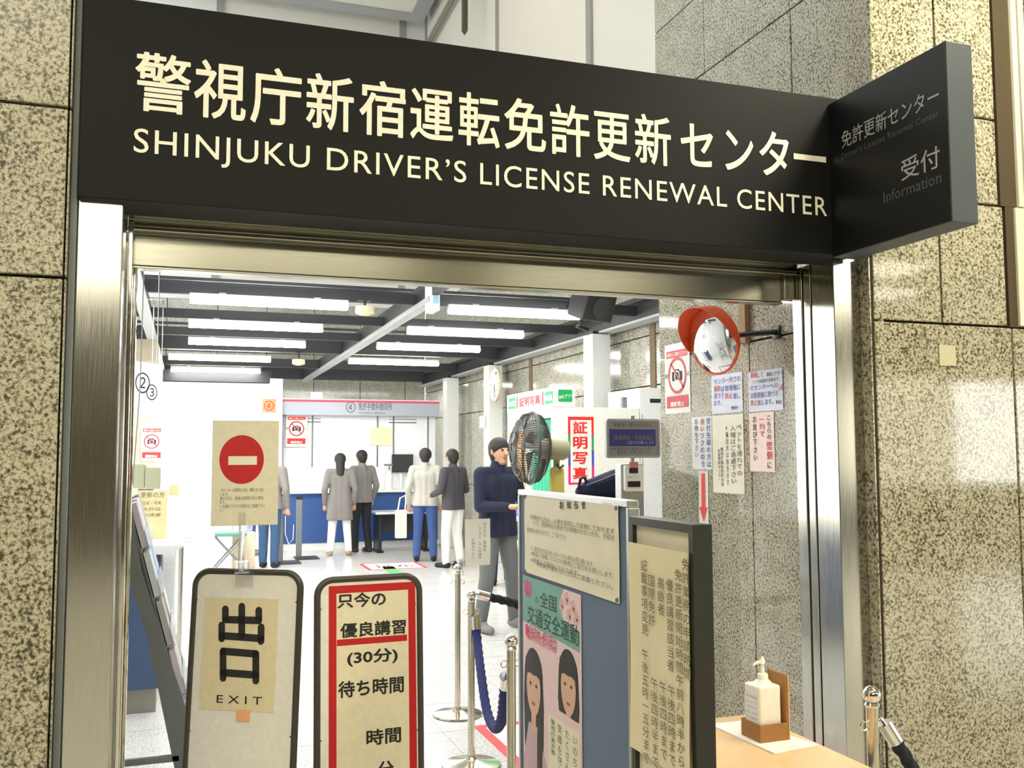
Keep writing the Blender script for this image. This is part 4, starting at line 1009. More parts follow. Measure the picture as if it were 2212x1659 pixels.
for ch, y0, y1 in (('証', 648, 500), ('明', 830, 682), ('写', 1010, 865), ('真', 1190, 1045)):
    p, q = C3(872, y0), C3(1045, y1); b.fit(f1, ch, p[0], p[1], q[0], q[1], .03)
obj('vertical_lettering', b, BRED, s)
b = MB(); n = 24
for k in range(n):
    y0 = BY0+.06+.58*k/n; y1 = BY0+.06+.58*(k+1)/n; d0 = .012*sin(k*1.6); d1 = .012*sin((k+1)*1.6)
    b._faces([(BX0+.03+d0, y0, .5), (BX0+.03+d1, y1, .5), (BX0+.03+d1, y1, 1.95), (BX0+.03+d0, y0, 1.95), (BX0+.034+d0, y0, .5), (BX0+.034+d1, y1, .5), (BX0+.034+d1, y1, 1.95), (BX0+.034+d0, y0, 1.95)], [(0, 1, 2, 3), (4, 7, 6, 5), (0, 4, 5, 1), (3, 2, 6, 7), (0, 3, 7, 4), (1, 5, 6, 2)])
obj('curtain', b, LGREEN, s, True)
b = MB(); b.fbox(fbS, -9.82, 1.15, .0005, -9.3, 1.85, .002); obj('orange_panel', b, mat('orange_print', (236, 160, 84), .6), s)
b = MB(); b.fbox(fbS, -9.75, 1.88, .0005, -9.3, 2.03, .002); obj('instruction_panel', b, WHITE, s)
b = MB(); b.fbox(fbS, -9.8, .95, .0005, -9.4, 1.12, .002); obj('blue_panel', b, mat('blue_print', (88, 92, 206), .6), s)
b = MB(); b.fbox(fbS, -9.8, .7, .0005, -9.4, .9, .002); obj('dark_panel', b, BLACK, s)
b = MB(); b.fbox(fbS, -9.8, .25, .0005, -9.32, .6, .002); obj('yellow_panel', b, mat('yellow_print', (240, 200, 60), .6), s)
# white cabinet behind it
s = thing('white_cabinet', 'tall white cabinet with a dark slot next to the photo booth', 'cabinet', (4.43, 8.8, 0))
zc2 = FX(0, 8.55, 0).hit(1400, 838)[1]
b = MB(); b.box(4.275, 8.55, 0, 4.6, 9.3, zc2, .008); obj('cabinet_body', b, WHITE, s)
p = FX(0, 8.55, 0); p0 = p.hit(1404, 870); p1 = p.hit(1445, 862); b = MB(); b.fbox(p, p0[0], p0[1], .0005, 4.59, p1[1], .004); obj('slot', b, BLACK, s)
b = MB(); b.fbox(p, 4.30, .1, .0005, 4.305, 2.0, .002); obj('door_gap', b, GREYM, s)
b = MB(); kk = FX(0, 7.3, 0).hit(1370, 885); b.box(BX1-.1, 8.7, BH+.001, BX1-.05, 8.75, BH+.12, .003); o = obj('grey_bracket', b, GREYM); tag(o, 'small grey metal bracket standing on top of the photo booth', 'bracket')

# thermometer kiosk
KY = 4.8; fk_ = FX(0, KY, 0); KH = lambda x, y: fk_.hit(1300+x/8.29, 890+y/8.29)
s = thing('thermometer_kiosk', 'grey post with a temperature reader and a framed grey and blue panel on top', 'kiosk', (2.35, KY, 0))
p, q = KH(350, 1659), KH(742, 930)
b = MB(); b.box(p[0], KY, .02, q[0], KY+.08, q[1], .006); obj('post', b, ALU, s)
b = MB(); b.lathe((2.35, KY+.04, 0), (0, 0, 1), [(.2, 0), (.2, .012), (.19, .02), (.05, .022)], 36); obj('base', b, ALU, s, True)
o0, o1 = KH(72, 826), KH(1030, 130)
b = MB(); b.prism(fk_, rrect(o0[0], o0[1], o1[0], o1[1], .018), -.012, .004); obj('panel', b, mat('panel_grey', (150, 148, 140), .4, .3), s)
b = MB(); b.ring(fk_, rrect(o0[0], o0[1], o1[0], o1[1], .018), rrect(o0[0]+.012, o0[1]+.012, o1[0]-.012, o1[1]-.012, .01), .004, .01); obj('panel_frame', b, ALU, s)
b = MB(); f4 = fk_.sh(.0045); g0, g1 = KH(132, 612), KH(955, 312); b.fbox(f4, g0[0], g0[1], 0, g1[0], g1[1], .001); obj('blue_field', b, mat('deep_blue', (52, 58, 122), .5), s)
b = MB(); f5_ = f4.sh(.001)
for tx, x0, x1, y, sz in (('手続きに来られた方へ', 205, 900, 270, .026), ('※体温が37.5度以上の方、', 150, 900, 680, .018), ('係員までお申し出下さい', 270, 860, 740, .018)): b.line(f4, tx, KH(x0, y)[0], KH(x1, y)[0], KH(x0, y)[1], sz)
obj('dark_lettering', b, mat('panel_ink', (60, 58, 52), .7), s)
b = MB(); b.line(f5_, '体温測定・手指消毒に', KH(215, 500)[0], KH(920, 500)[0], KH(215, 495)[1], .03); obj('gold_lettering', b, mat('olive_gold', (136, 128, 84), .6), s)
b = MB(); b.line(f5_, 'ご協力をお願いします', KH(440, 570)[0], KH(930, 570)[0], KH(440, 570)[1], .02); obj('pale_lettering', b, SILVERL, s)
b = MB(); b.cyl((2.365, KY+.03, q[1]), (2.365, KY+.03, o0[1]+.05), .012); b.box(2.36-.012, KY+.005, o1[1]-.03, 2.36+.012, KY+.03, o1[1]+.02, .003); obj('neck', b, ALU, s)
d0, d1 = KH(385, 1420), KH(710, 950)
b = MB(); b.prism(fk_, rrect(d0[0], d0[1], d1[0], d1[1], .012), .001, .025); rd = obj('reader', b, PLASTW, s, True)
b = MB(); f7 = fk_.sh(.0255)
for x0, y0, x1, y1 in ((455, 1095, 608, 995), (428, 1342, 650, 1235)): u_, v_ = KH(x0, y0), KH(x1, y1); b.prism(f7, rrect(u_[0], u_[1], v_[0], v_[1], .004), 0, .003)
obj('display', b, BLACK, rd)
b = MB(); b.line(f7, '検温してください', KH(430, 1170)[0], KH(640, 1170)[0], KH(430, 1175)[1], .009, 0, .001); obj('reader_lettering', b, INK, rd)
b = MB(); u_, v_ = KH(458, 985), KH(610, 890); b.fbox(f7, u_[0], u_[1], 0, v_[0], v_[1], .004); obj('pink_tag', b, mat('salmon', (206, 120, 112), .6), s)

# electric fan, turned side-on
FY = 6.1; fc_ = at(1147, 968, Y=FY); ax = V((-.97, .10, .04)).normalized()
s = thing('pedestal_fan', 'large grey wire cage pedestal fan turned sideways near the photo booth', 'fan', (fc_.x, FY, 0))
Rf = abs(at(1147, 893, Y=FY).z-at(1147, 1048, Y=FY).z)/2
d = ax.orthogonal().normalized(); d = (V((0, 0, 1))-ax*ax.z).normalized(); e2 = ax.cross(d)
FANG = mat('fan_wire_grey', (84, 86, 82), .4, .4)
for nm, sg, dep in (('front_cage', 1, .135), ('rear_cage', -1, .12)):
    b = MB()
    for k in range(84):
        th = 2*pi*k/84; r_ = d*cos(th)+e2*sin(th)
        b.tube([fc_+r_*Rf, fc_+r_*Rf*.93+ax*sg*dep*.45, fc_+r_*Rf*.6+ax*sg*dep*.85, fc_+r_*Rf*.14+ax*sg*dep], .0027, 5)
    for rr_, h_ in ((1., 0), (.78, .68), (.45, .95), (.14, 1.0)):
        b.tube([fc_+(d*cos(2*pi*k/40)+e2*sin(2*pi*k/40))*Rf*rr_+ax*sg*dep*h_ for k in range(40)], .0035, 6, closed=True)
    obj(nm, b, FANG, s, True)
b = MB(); b.tube([fc_+(d*cos(2*pi*k/48)+e2*sin(2*pi*k/48))*Rf*1.005 for k in range(48)], .009, 8, closed=True); obj('cage_rim', b, FANG, s, True)
for k in range(3):
    b = MB(); pts = []
    for i in range(9):
        th = 2*pi*k/3+1.9*i/8-.2; rr_ = Rf*(.2+.68*sin(pi*min(1, (i+1)/9))**.6)
        pts.append((fc_+(d*cos(th)+e2*sin(th))*Rf*.1+ax*(-.02), fc_+(d*cos(th)+e2*sin(th))*rr_+ax*(-.045+.09*i/8)))
    for (a_, c_), (a2_, c2_) in zip(pts, pts[1:]):
        o4 = ax*.003; b._faces([a_, c_, c2_, a2_, a_+o4, c_+o4, c2_+o4, a2_+o4], [(0, 1, 2, 3), (4, 7, 6, 5), (1, 5, 6, 2), (0, 3, 7, 4), (0, 4, 5, 1), (3, 2, 6, 7)])
    obj('blade', b, mat('smoke_grey_blade', (128, 128, 120), .35), s, True)
b = MB(); b.lathe(fc_-ax*.11, -ax, [(.03, -.09), (.075, 0), (.075, .12), (.06, .15), (.02, .16)], 24); obj('motor', b, mat('khaki_plastic', (178, 170, 132), .5), s, True)
b = MB(); pb = fc_-ax*.18; b.cyl((pb.x, pb.y, .03), (pb.x, pb.y, pb.z-.06), .022, .022, 16); b.lathe((pb.x, pb.y, 0), (0, 0, 1), [(.22, 0), (.22, .02), (.05, .035)], 32); obj('stand', b, mat('khaki_metal', (190, 178, 130), .4), s, True)
b = MB(); b.box(pb.x-.045, pb.y-.04, pb.z-.5, pb.x+.05, pb.y+.04, pb.z-.12, .03, 3); yb_ = obj('stand_cover', b, YELLOW, s, True)
b = MB(); b.tube([pb+V((-.02, -.05, -.1)), pb+V((0, -.055, -.13)), pb+V((.03, -.05, -.11))], .008, 8); obj('cover_tie', b, BLACK, s)

# backpack on a low locker behind the blue board
LX, LY_ = 2.2, 5.25
q = at(1290, 1068, Y=LY_); zbk = q.z
s = thing('grey_locker', 'low grey metal locker behind the blue notice board', 'locker', (q.x, LY_, 0))
b = MB(); b.box(q.x-.2, LY_-.12, 0, q.x+.22, LY_+.2, zbk-.03, .006); obj('locker_body', b, GREYM, s)
b = MB(); b.box(q.x-.19, LY_-.128, .05, q.x+.21, LY_-.1205, zbk-.08, .003); dd = obj('locker_door', b, LTGREY, s)
b = MB(); b.box(q.x+.14, LY_-.142, .7, q.x+.16, LY_-.1285, .84, .003); obj('handle', b, CHROME, dd)
s = thing('backpack', 'dark navy backpack lying on its side behind the blue notice board', 'backpack', (q.x, LY_, zbk))
def remesh(mb, vox=.01, sm=6):
    me = bpy.data.meshes.new('tmp'); mb.bm.to_mesh(me); mb.bm.free()
    o = bpy.data.objects.new('tmp', me); COL.objects.link(o)
    r = o.modifiers.new('r', 'REMESH'); r.mode = 'VOXEL'; r.voxel_size = vox
    k = o.modifiers.new('s', 'SMOOTH'); k.factor = .5; k.iterations = sm
    bpy.context.view_layer.update()
    out = bpy.data.meshes.new_from_object(o.evaluated_get(bpy.context.evaluated_depsgraph_get()))
    bpy.data.objects.remove(o); bpy.data.meshes.remove(me)
    for p in out.polygons: p.use_smooth = True
    return out
def fused(name, mb, m, parent, vox=.01, sm=6, hem=None):
    me = remesh(mb, vox, sm)
    if hem is not None:                      # a straight hem: everything below it is cut away and closed
        bm = bmesh.new(); bm.from_mesh(me)
        r = bmesh.ops.bisect_plane(bm, geom=bm.verts[:]+bm.edges[:]+bm.faces[:], plane_co=(0, 0, hem), plane_no=(0, 0, 1), clear_inner=True)
        bmesh.ops.holes_fill(bm, edges=[e for e in bm.edges if e.is_boundary], sides=0); bm.to_mesh(me); bm.free()
    me.name = name; me.materials.clear(); me.materials.append(m)
    return obj(name, me, m, parent)
b = MB(); z0 = zbk-.028; q = q+V((.03, 0, 0))
b.capsule((q.x-.07, LY_, z0+.06), .062, (q.x+.1, LY_+.02, z0+.1), .078); b.capsule((q.x, LY_, z0+.06), .062, (q.x+.16, LY_+.02, z0+.06), .07); b.capsule((q.x+.1, LY_+.02, z0+.1), .078, (q.x+.18, LY_+.02, z0+.09), .075); b.capsule((q.x-.13, LY_, z0+.045), .042, (q.x, LY_, z0+.05), .05)
fused('bag_body', b, NAVY, s, .01, 5)
b = MB(); b.tube([(q.x-.16, LY_-.02, z0+.06), (q.x-.145, LY_-.02, z0+.125), (q.x-.12, LY_-.02, z0+.13), (q.x-.1, LY_-.02, z0+.09)], .009, 8); obj('grab_handle', b, BLKC, s, True)
b = MB(); b.tube([(q.x-.12, LY_-.05, z0+.085), (q.x-.03, LY_-.055, z0+.115), (q.x+.05, LY_-.05, z0+.145), (q.x+.12, LY_-.045, z0+.16)], .004, 6); obj('zip', b, GREYM, s)

# ================================================================== LEFT SIDE: RACK, COUNTERS, SIGNS
RY0, RY1 = 4.18, 4.75
fr_ = FX(0, RY0, 0); Rk = lambda x, y: fr_.hit(100+x/2.724, 1050+y/2.724)
s = thing('brochure_rack', 'grey slanted metal brochure rack filled with leaflets', 'rack', (-.1, 4.45, 0))
tL, tR, bL, bR = Rk(455, 95), Rk(500, 60), Rk(785, 1640), Rk(860, 1500)
GR = mat('rack_grey', (112, 116, 114), .5, .2)
for yy in (RY0, RY1):
    b = MB(); f = FX(0, yy, 0)
    b.prism(f, [(tL[0]+.0, tL[1]), (tL[0]+.03, tL[1]), Rk(560, 500), Rk(860, 1420), (bR[0]+.07, .3), (bR[0]+.085, .02), (bR[0]+.0, .02), (bL[0]-.01, .3), Rk(600, 900), Rk(445, 420)][::-1], 0, .022); obj('side_rail', b, GR, s)
    b = MB(); b.box(tL[0]-.05, yy-.022, .02, tL[0]-.015, yy, tL[1]-.1, .003); obj('rear_upright', b, STEELM, s)
    if yy == RY0:
        b = MB(); b.box(tL[0]-.06, yy-.022, Rk(500, 1640)[1], bL[0], yy, Rk(500, 1600)[1], .003); obj('base_bar', b, GREYM, s)
fl0 = V((tL[0]+.02, 0, tL[1])); fl1 = V((bR[0]+.02, 0, .35)); dirv = (fl1-fl0).normalized(); nv = V((-dirv.z, 0, dirv.x))
if nv.x < 0: nv = -nv
b = MB(); fpan = Fr((fl0.x, RY0, fl0.z), (0, 1, 0), dirv, nv); Ld = (fl1-fl0).length
b.fbox(fpan, .002, 0, -.008, RY1-RY0-.024, Ld, -.002); obj('back_panel', b, GR, s)
LCOL = [('leaflet_white', (228, 222, 224)), ('leaflet_lilac', (206, 196, 206)), ('leaflet_sky', (132, 182, 226)), ('leaflet_pale', (216, 222, 226)), ('leaflet_brown', (120, 84, 74)), ('leaflet_grey', (176, 176, 174))]
nrow = 5
for k in range(nrow):
    t0 = .03+Ld*.94*k/nrow
    b = MB(); b.fbox(fpan, .01, t0+.1, .028, RY1-RY0-.03, t0+.17, .031); b.fbox(fpan, .01, t0+.168, -.001, RY1-RY0-.03, t0+.171, .031); obj('pocket', b, mat('clear_pocket', (214, 218, 220), .2, alpha=.6), s)
for k in range(nrow):
    t0 = .03+Ld*.94*k/nrow
    for c_ in range(3):
        m_ = mat(*LCOL[(k*2+c_*5) % 6][:2], .6) if False else mat(LCOL[(k*2+c_*5+1) % 6][0], LCOL[(k*2+c_*5+1) % 6][1], .6)
        b = MB(); u0 = .015+c_*.177; b.fbox(fpan, u0, t0-.02-.01*c_, .002+.0*c_, u0+.165, t0+.166, .022+.004*(c_ == 0))
        o = obj('leaflet_stack', b, m_); o.location = (0, 0, 0)
        nm = ('top', 'second', 'third', 'fourth', 'bottom')[k]; pos = ('outer end', 'middle', 'inner end')[c_]
        tag(o, '%s leaflets in the %s pocket row of the brochure rack, %s' % (m_.name.split('_')[1], nm, pos), 'leaflets', 'leaflets in the brochure rack')
# reception counter, end-on
s = thing('reception_counter', 'blue and white reception counter seen from its end behind the brochure rack', 'counter', (-.3, 6.8, 0))
b = MB(); b.box(-.6, 6.462, .15, -.137, 7.05, .985, .003); obj('counter_body', b, NAVYC, s)
b = MB(); b.box(-.6, 6.49, 0, -.15, 7.0, .15); obj('plinth', b, mat('plinth_steel', (150, 146, 136), .4, .5), s)
b = MB(); b.prism(FX(0, 7.12, 0), [(-.65, .986), (-.1, .986), (-.0, 1.03), (-.0, 1.04), (-.65, 1.04)], 0, .72); obj('counter_top', b, WHITE, s)
s = thing('white_counter', 'long white counter continuing behind the blue reception counter', 'counter', (-.3, 9.5, 0))
b = MB(); b.box(-.8, 7.25, .08, -.06, 12.0, .98, .004); obj('counter_body', b, WHITE, s)
b = MB(); b.box(-.8, 7.25, .98, .06, 12.0, 1.03, .004); obj('counter_top', b, WHITE, s)
b = MB(); b.box(-.75, 7.3, 0, -.1, 11.95, .08); obj('plinth', b, LTGREY, s)
for k in range(4):
    b = MB(); b.cyl((-.02, 7.5+k*.12, 0), (-.02, 7.5+k*.12, .979), .018); obj('support_tube', b, CHROME, s, True)
# yellow guide card on the counter
f = FX(0, 6.9, 0); a0, b0 = f.hit(296, 1128); a1, b1 = f.hit(362, 1078); b0 = 1.042
f = lean_frame((0, 6.9, 0), 0, 0)
s = thing('yellow_guide_card', 'pale yellow printed guide card propped up on the reception counter', 'card', ((a0+a1)/2, 6.9, b0))
b = MB(); b.fbox(f, a0, b0, 0, a1, b1+.06, .004); obj('card', b, mat('pale_yellow', (250, 232, 176), .7), s)
b = MB(); b.line(f.sh(.004), '更新の方', a0+.02, a1-.02, b1+.015, .04, .006)
for k in range(3): b.line(f.sh(.004), ('証紙・写真', '免許証', '申請書')[k], a0+.03, a1-.04, b1-.035-k*.04, .026)
obj('lettering', b, GREYINK, s)
b = MB(); b.box(a0+.03, 6.901, b0, a1-.03, 6.97, b0+.02); obj('foot', b, CLEAR, s)
p = at(313, 1058, Y=8.6)
s = thing('grey_monitor', 'olive grey boxy monitor standing on the white counter', 'monitor', (p.x, 8.7, 1.03))
b = MB(); x0, x1 = FX(0, 8.55, 0).hit(314, 1030)[0], FX(0, 8.55, 0).hit(347, 1030)[0]; zt0 = FX(0, 8.55, 0).hit(330, 1010)[1]; zb0 = FX(0, 8.55, 0).hit(330, 1057)[1]
b.box(x0, 8.55, zb0, x1, 8.6, zt0, .006); b.box(x0-.12, 8.56, zb0+.01, x0-.004, 8.95, zt0+.03, .01); obj('monitor_case', b, mat('olive_grey', (140, 142, 114), .5), s)
b = MB(); b.box(x0-.06, 8.58, 1.031, x0+.06, 8.75, zb0-.001, .005); obj('monitor_stand', b, GREYM, s)
p = at(375, 1058, Y=9.6)
f = FX(0, 16.45, 0); a0, b0 = f.hit(364, 1070); a1, b1 = f.hit(387, 1047)
b = MB(); b.fbox(f, a0, b0, 0, a1, b1, .03, .004); o = obj('brown_wall_box', b, mat('tan_box', (196, 150, 110), .6)); tag(o, 'small tan square box on the white wall of the reception', 'box')
# camera ban poster on the taupe pillar
f = FX(0, 12.09, 0); a0, b0 = f.hit(303, 996); a1, b1 = f.hit(352, 918)
no_photo('no_photo_poster', 'small white poster with a crossed out camera by the reception pillar', f, a0, b0, a1, b1)
# hanging number signs
f = Fr((-.2, 0, 0), (0, 1, 0), (0, 0, 1), (1, 0, 0))
fg = Fr((-.16, 0, 0), (0, 1, 0), (0, 0, 1), (1, 0, 0)); A = lambda px, py: fg.hit(px, py)
y0, y1 = 4.75, 7.4
y0 = A(281, 790)[0]; y1 = A(322, 860)[0]
def numsign(name, label, fr, a0, b0, a1, b1, marks, m):
    s = thing(name, label, 'sign', fr.p((a0+a1)/2, b0), 'hanging counter number signs')
    b = MB(); b.fbox(fr, a0, b0, -.012, a1, b1, 0, .002); obj('plate', b, m, s)
    b = MB()
    for tx, ca, cb_, sz in marks: b.fit(fr, tx, ca-sz/2, cb_-sz/2, ca+sz/2, cb_+sz/2, .002)
    obj('numerals', b, INK, s)
    b = MB()
    for a_ in (a0+.1*(a1-a0), a1-.1*(a1-a0)): w_ = fr.p(a_, b1, -.006); b.tube([w_, (w_.x, w_.y, 3.03), (GX[0], w_.y, 3.03)], .004, 6)
    obj('hanger', b, CHROME, s)
    return s
# tilted two-number sign near the door, single-number sign behind it
n0_ = at(300, 827, Y=6.3); f23 = Fr((n0_.x, 6.3, 2.0), (.62, .78, 0), (0, 0, 1), (.78, -.62, 0))
m2, m3 = f23.hit(308, 827), f23.hit(323, 847); lo, hi = f23.hit(278, 800), f23.hit(332, 850)
numsign('number_sign', 'white hanging sign showing circled numbers 2 and 3', f23, m2[0]-.3, m2[1]-.2, m3[0]+.12, m2[1]+.13, [('②', m2[0], m2[1], .13), ('③', m3[0]+.02, m3[1], .1)], WHITE)
fo = FX(0, 9.2, 0); a0, b0 = fo.hit(325, 852); a1, b1 = fo.hit(352, 793)
numsign('number_sign', 'cream hanging card showing a circled number 1', fo, a0, b0, a1, b1, [('①', (a0+a1)/2, b0+.58*(b1-b0), .09)], mat('ivory_card', (240, 232, 204), .6))
f4_ = FX(0, 16.37, 0); a0, b0 = f4_.hit(566, 891); a1, b1 = f4_.hit(596, 862)
s = thing('number_card', 'peach card with a red circled number 4 on the white pillar', 'sign', f4_.p((a0+a1)/2, b0))
b = MB(); b.fbox(f4_, a0, b0, 0, a1, b1, .006); obj('card', b, PEACH, s)
b = MB(); b.fit(f4_.sh(.006), '④', a0+.03, b0+.03, a1-.03, b1-.03, .012); obj('numeral', b, mat('orange_red', (214, 66, 40), .6), s)

# ================================================================== PAYMENT COUNTER AT THE FAR WALL
CY = 16.5; fc2 = FX(0, CY, 0)
s = thing('payment_counter', 'long blue fronted payment counter below the grey sign band', 'counter', (3, CY, 0))
b = MB(); b.box(1.53, CY, .12, 4.25, CY+.5, .96, .004); obj('counter_front', b, BLUEC, s)
b = MB(); b.box(1.53, CY+.02, 0, 4.25, CY+.48, .12); obj('plinth', b, WHITE, s)
b = MB(); b.box(1.53, CY-.1, .961, 4.25, CY+.52, 1.0, .004); obj('counter_top', b, WHITE, s)
b = MB(); zb0 = fc2.hit(700, 897)[1]; zt0 = fc2.hit(700, 862)[1]
SCR = mat('frosted_screen', (244, 246, 248), .4)
b.box(1.53, CY+.2, 1.001, 4.25, CY+.24, zb0); scn = obj('screen_wall', b, SCR, s)
b = MB()
for px in (678, 820, 855, 930):
    a = fc2.hit(px, 930)[0]; b.box(a-.012, CY+.188, 1.4, a+.012, CY+.1995, zb0)
for x0, x1 in ((1.75, 2.2), (3.4, 3.9)):
    b.box(x0, CY+.188, zb0-.12, x1, CY+.1995, zb0-.1); b.box(x0, CY+.188, zb0-.06, x1, CY+.1995, zb0-.05)
obj('screen_mullion', b, GREYM, scn)
b = MB(); a = fc2.hit(605, 1000)[0]; b.box(1.535, CY+.15, 1.001, 1.57, CY+.199, zb0); obj('screen_post', b, mat('lilac_grey', (170, 166, 182), .4), s)
s = thing('payment_sign_band', 'long silver grey sign band with a pink stripe and a circled 4', 'sign', (3, CY, zb0))
b = MB(); b.box(1.53, CY-.02, zb0, 4.27, CY+.26, zt0-.05, .004); obj('band', b, mat('silver_band', (176, 180, 190), .4, .2), s)
b = MB(); b.box(1.53, CY-.024, zt0-.049, 4.27, CY+.26, zt0-.015); obj('pink_stripe', b, mat('rose_stripe', (226, 76, 106), .5), s)
b = MB(); b.box(1.53, CY-.02, zt0-.0148, 4.27, CY+.26, zt0); obj('cap', b, WHITE, s)
fb2 = FX(0, CY-.02, 0); b = MB()
p, q = fb2.hit(747, 891), fb2.hit(768, 868); b.fit(fb2, '④', p[0], p[1], q[0], q[1], .003, 1, .002)
p, q = fb2.hit(774, 886), fb2.hit(847, 870); b.fit(fb2, '免許手数料徴収所', p[0], p[1], q[0], q[1], .008, 1, .002); p = fb2.hit(776, 894); b.line(fb2, 'PAYMENT SERVICE', p[0], fb2.hit(832, 894)[0], p[1], .045, 0, .002)
obj('lettering', b, mat('slate_ink', (84, 88, 96), .6), s)
f = FX(0, CY+.14, 0); a0, b0 = f.hit(617, 965); a1, b1 = f.hit(664, 893)
no_photo('no_photo_poster', 'white poster with a crossed out camera at the end of the payment counter', f, a0, b0, a1, b1)
f = FX(0, CY+.185, 0); a0, b0 = f.hit(800, 962); a1, b1 = f.hit(848, 924)
b = MB(); b.fbox(f, a0, b0, 0, a1, b1, .003); o = obj('yellow_sheet', b, mat('straw_paper', (240, 230, 190), .7)); tag(o, 'plain pale yellow sheet on the payment counter screen', 'sheet')
p = fc2.hit(868, 985)
s = thing('desk_monitor', 'dark thin desk monitor on the payment counter', 'monitor', (p[0], CY+.05, 1.0))
b = MB(); b.box(p[0]-.16, CY+.06, 1.3, p[0]+.22, CY+.1, 1.62, .008); obj('screen', b, DKGREY, s)
b = MB(); b.box(p[0]-.02, CY+.101, 1.003, p[0]+.03, CY+.14, 1.4); b.box(p[0]-.1, CY+.03, 1.001, p[0]+.12, CY+.17, 1.015); obj('stand', b, WHITE, s)
p = fc2.hit(840, 1035)
s = thing('white_dispenser', 'slim white pump dispenser on the payment counter', 'dispenser', (p[0], CY-.03, 1.0))
b = MB(); b.lathe((p[0], CY-.03, 1.001), (0, 0, 1), [(.06, 0), (.06, .26), (.03, .3), (.02, .34)], 18); obj('bottle', b, WHITE, s, True)
b = MB(); b.cyl((p[0], CY-.03, 1.341), (p[0], CY-.03, 1.42), .012); b.box(p[0]-.09, CY-.05, 1.42, p[0]+.06, CY-.01, 1.45, .005); obj('pump', b, GREYM, s)
o = MB(); a0, b0 = FX(0, 18.8, 0).hit(671, 861); a1, b1 = FX(0, 18.8, 0).hit(696, 844)
o.fbox(FX(0, 16.7, 0), 2.02, zt0+.0005, 0, 2.22, zt0+.13, .05, .004); o = obj('white_box', o, WHITE); tag(o, 'small plain white box on top of the payment sign band', 'box')
# writing desk in front of the counter
s = thing('writing_desk', 'small writing desk with a white top and dark legs at the payment counter', 'desk', (3.3, 15.9, 0))
dz = at(840, 1106, Y=15.6).z; x0, x1 = at(812, 1106, Y=15.6).x, at(866, 1106, Y=15.6).x
b = MB(); b.box(x0, 15.6, dz-.04, x1+.5, 16.2, dz, .006); obj('desk_top', b, mat('pale_top', (206, 208, 204), .4), s)
for x in (x0+.06, x1+.42):
    b = MB(); b.box(x, 15.65, .03, x+.05, 16.15, dz-.041, .004); b.box(x-.03, 15.62, 0, x+.08, 16.18, .03, .004); obj('leg', b, BLACK, s)
b = MB(); b.box(x0+.12, 16.0, .3, x1+.4, 16.03, dz-.05); obj('modesty_panel', b, mat('dark_panel_m', (52, 54, 60), .5), s)
# belt posts
def belt_post(px, py, label):
    g = at(px, py, Z=0); s = thing('belt_post', label, 'post', (g.x, g.y, 0), 'flat grey queue posts')
    b = MB(); b.box(g.x-.045, g.y-.02, .02, g.x+.045, g.y+.02, .92, .008); obj('post', b, GREYM, s)
    b = MB(); b.box(g.x-.06, g.y-.2, 0, g.x+.3, g.y+.2, .02, .006); obj('base', b, DKGREY, s)
    b = MB(); b.box(g.x-.05, g.y-.025, .921, g.x+.05, g.y+.025, .97, .006); obj('cassette', b, BLACK, s)
belt_post(604, 1217, 'flat grey queue post beside the jeans of the standing person'); belt_post(645, 1207, 'flat grey queue post in front of the blue payment counter')
g = at(458, 1240, Z=0); s = thing('slim_post', 'slim white post standing in front of the white reception wall', 'post', (g.x, g.y, 0))
b = MB(); b.lathe((g.x, g.y, 0), (0, 0, 1), [(.12, 0), (.12, .012), (.02, .02), (.025, .4), (.03, .6), (.025, .72), (.04, .74), (.03, .84), (.008, .88)], 16); obj('post', b, mat('pearl_grey', (206, 200, 208), .4), s, True)
# cable on counter front
p0 = fc2.hit(616, 1140); p1 = fc2.hit(630, 1170)
b = MB(); b.tube([(p0[0]+.0, CY-.02, p0[1]+.2), (p0[0], CY-.02, p0[1]-.1), (p0[0]+.06, CY-.02, p0[1]-.27), (p0[0]+.13, CY-.02, p0[1]-.2), (p0[0]+.14, CY-.02, p0[1]+.05)], .008, 8); o = obj('white_cable', b, WHITE); tag(o, 'white cable hanging in a loop on the blue payment counter front', 'cable')
# folding stool and tan box near the reception
g = at(505, 1232, Z=0); gx, gy = g.x, g.y
s = thing('folding_stool', 'folding stool with a green seat and crossed grey legs', 'stool', (gx, gy, 0))
zs_ = at(500, 1152, Y=gy).z
b = MB(); b.box(gx-.3, gy-.18, zs_-.03, gx+.16, gy+.18, zs_+.02, .012); obj('seat', b, mat('stool_green', (84, 136, 118), .7), s)
for yy in (gy-.16, gy+.16):
    for sg in (-1, 1):
        b = MB(); b.tube([(gx-.07+sg*.2, yy, zs_-.031), (gx-.07-sg*.22, yy, .012)], .012, 8); obj('leg', b, GREYM, s, True)
b = MB(); b.box(gx-.02, gy+.22, 0, gx+.3, gy+.5, .5, .008); o = obj('tan_carton', b, mat('carton_tan', (206, 186, 160), .8)); tag(o, 'pale tan carton on the floor behind the folding stool', 'carton')
# small things by the side wall: violet card and pamphlet stand
f = FYL(4.27, 0, 0); a0, b0 = f.hit(1036, 925); a1, b1 = f.hit(1049, 897)
b = MB(); b.fbox(f, a0, b0, 0, a1, b1, .003); s = obj('violet_card', b, mat('violet_card_m', (196, 186, 236), .7)); tag(s, 'small pale violet card on the column beyond the clock', 'card')

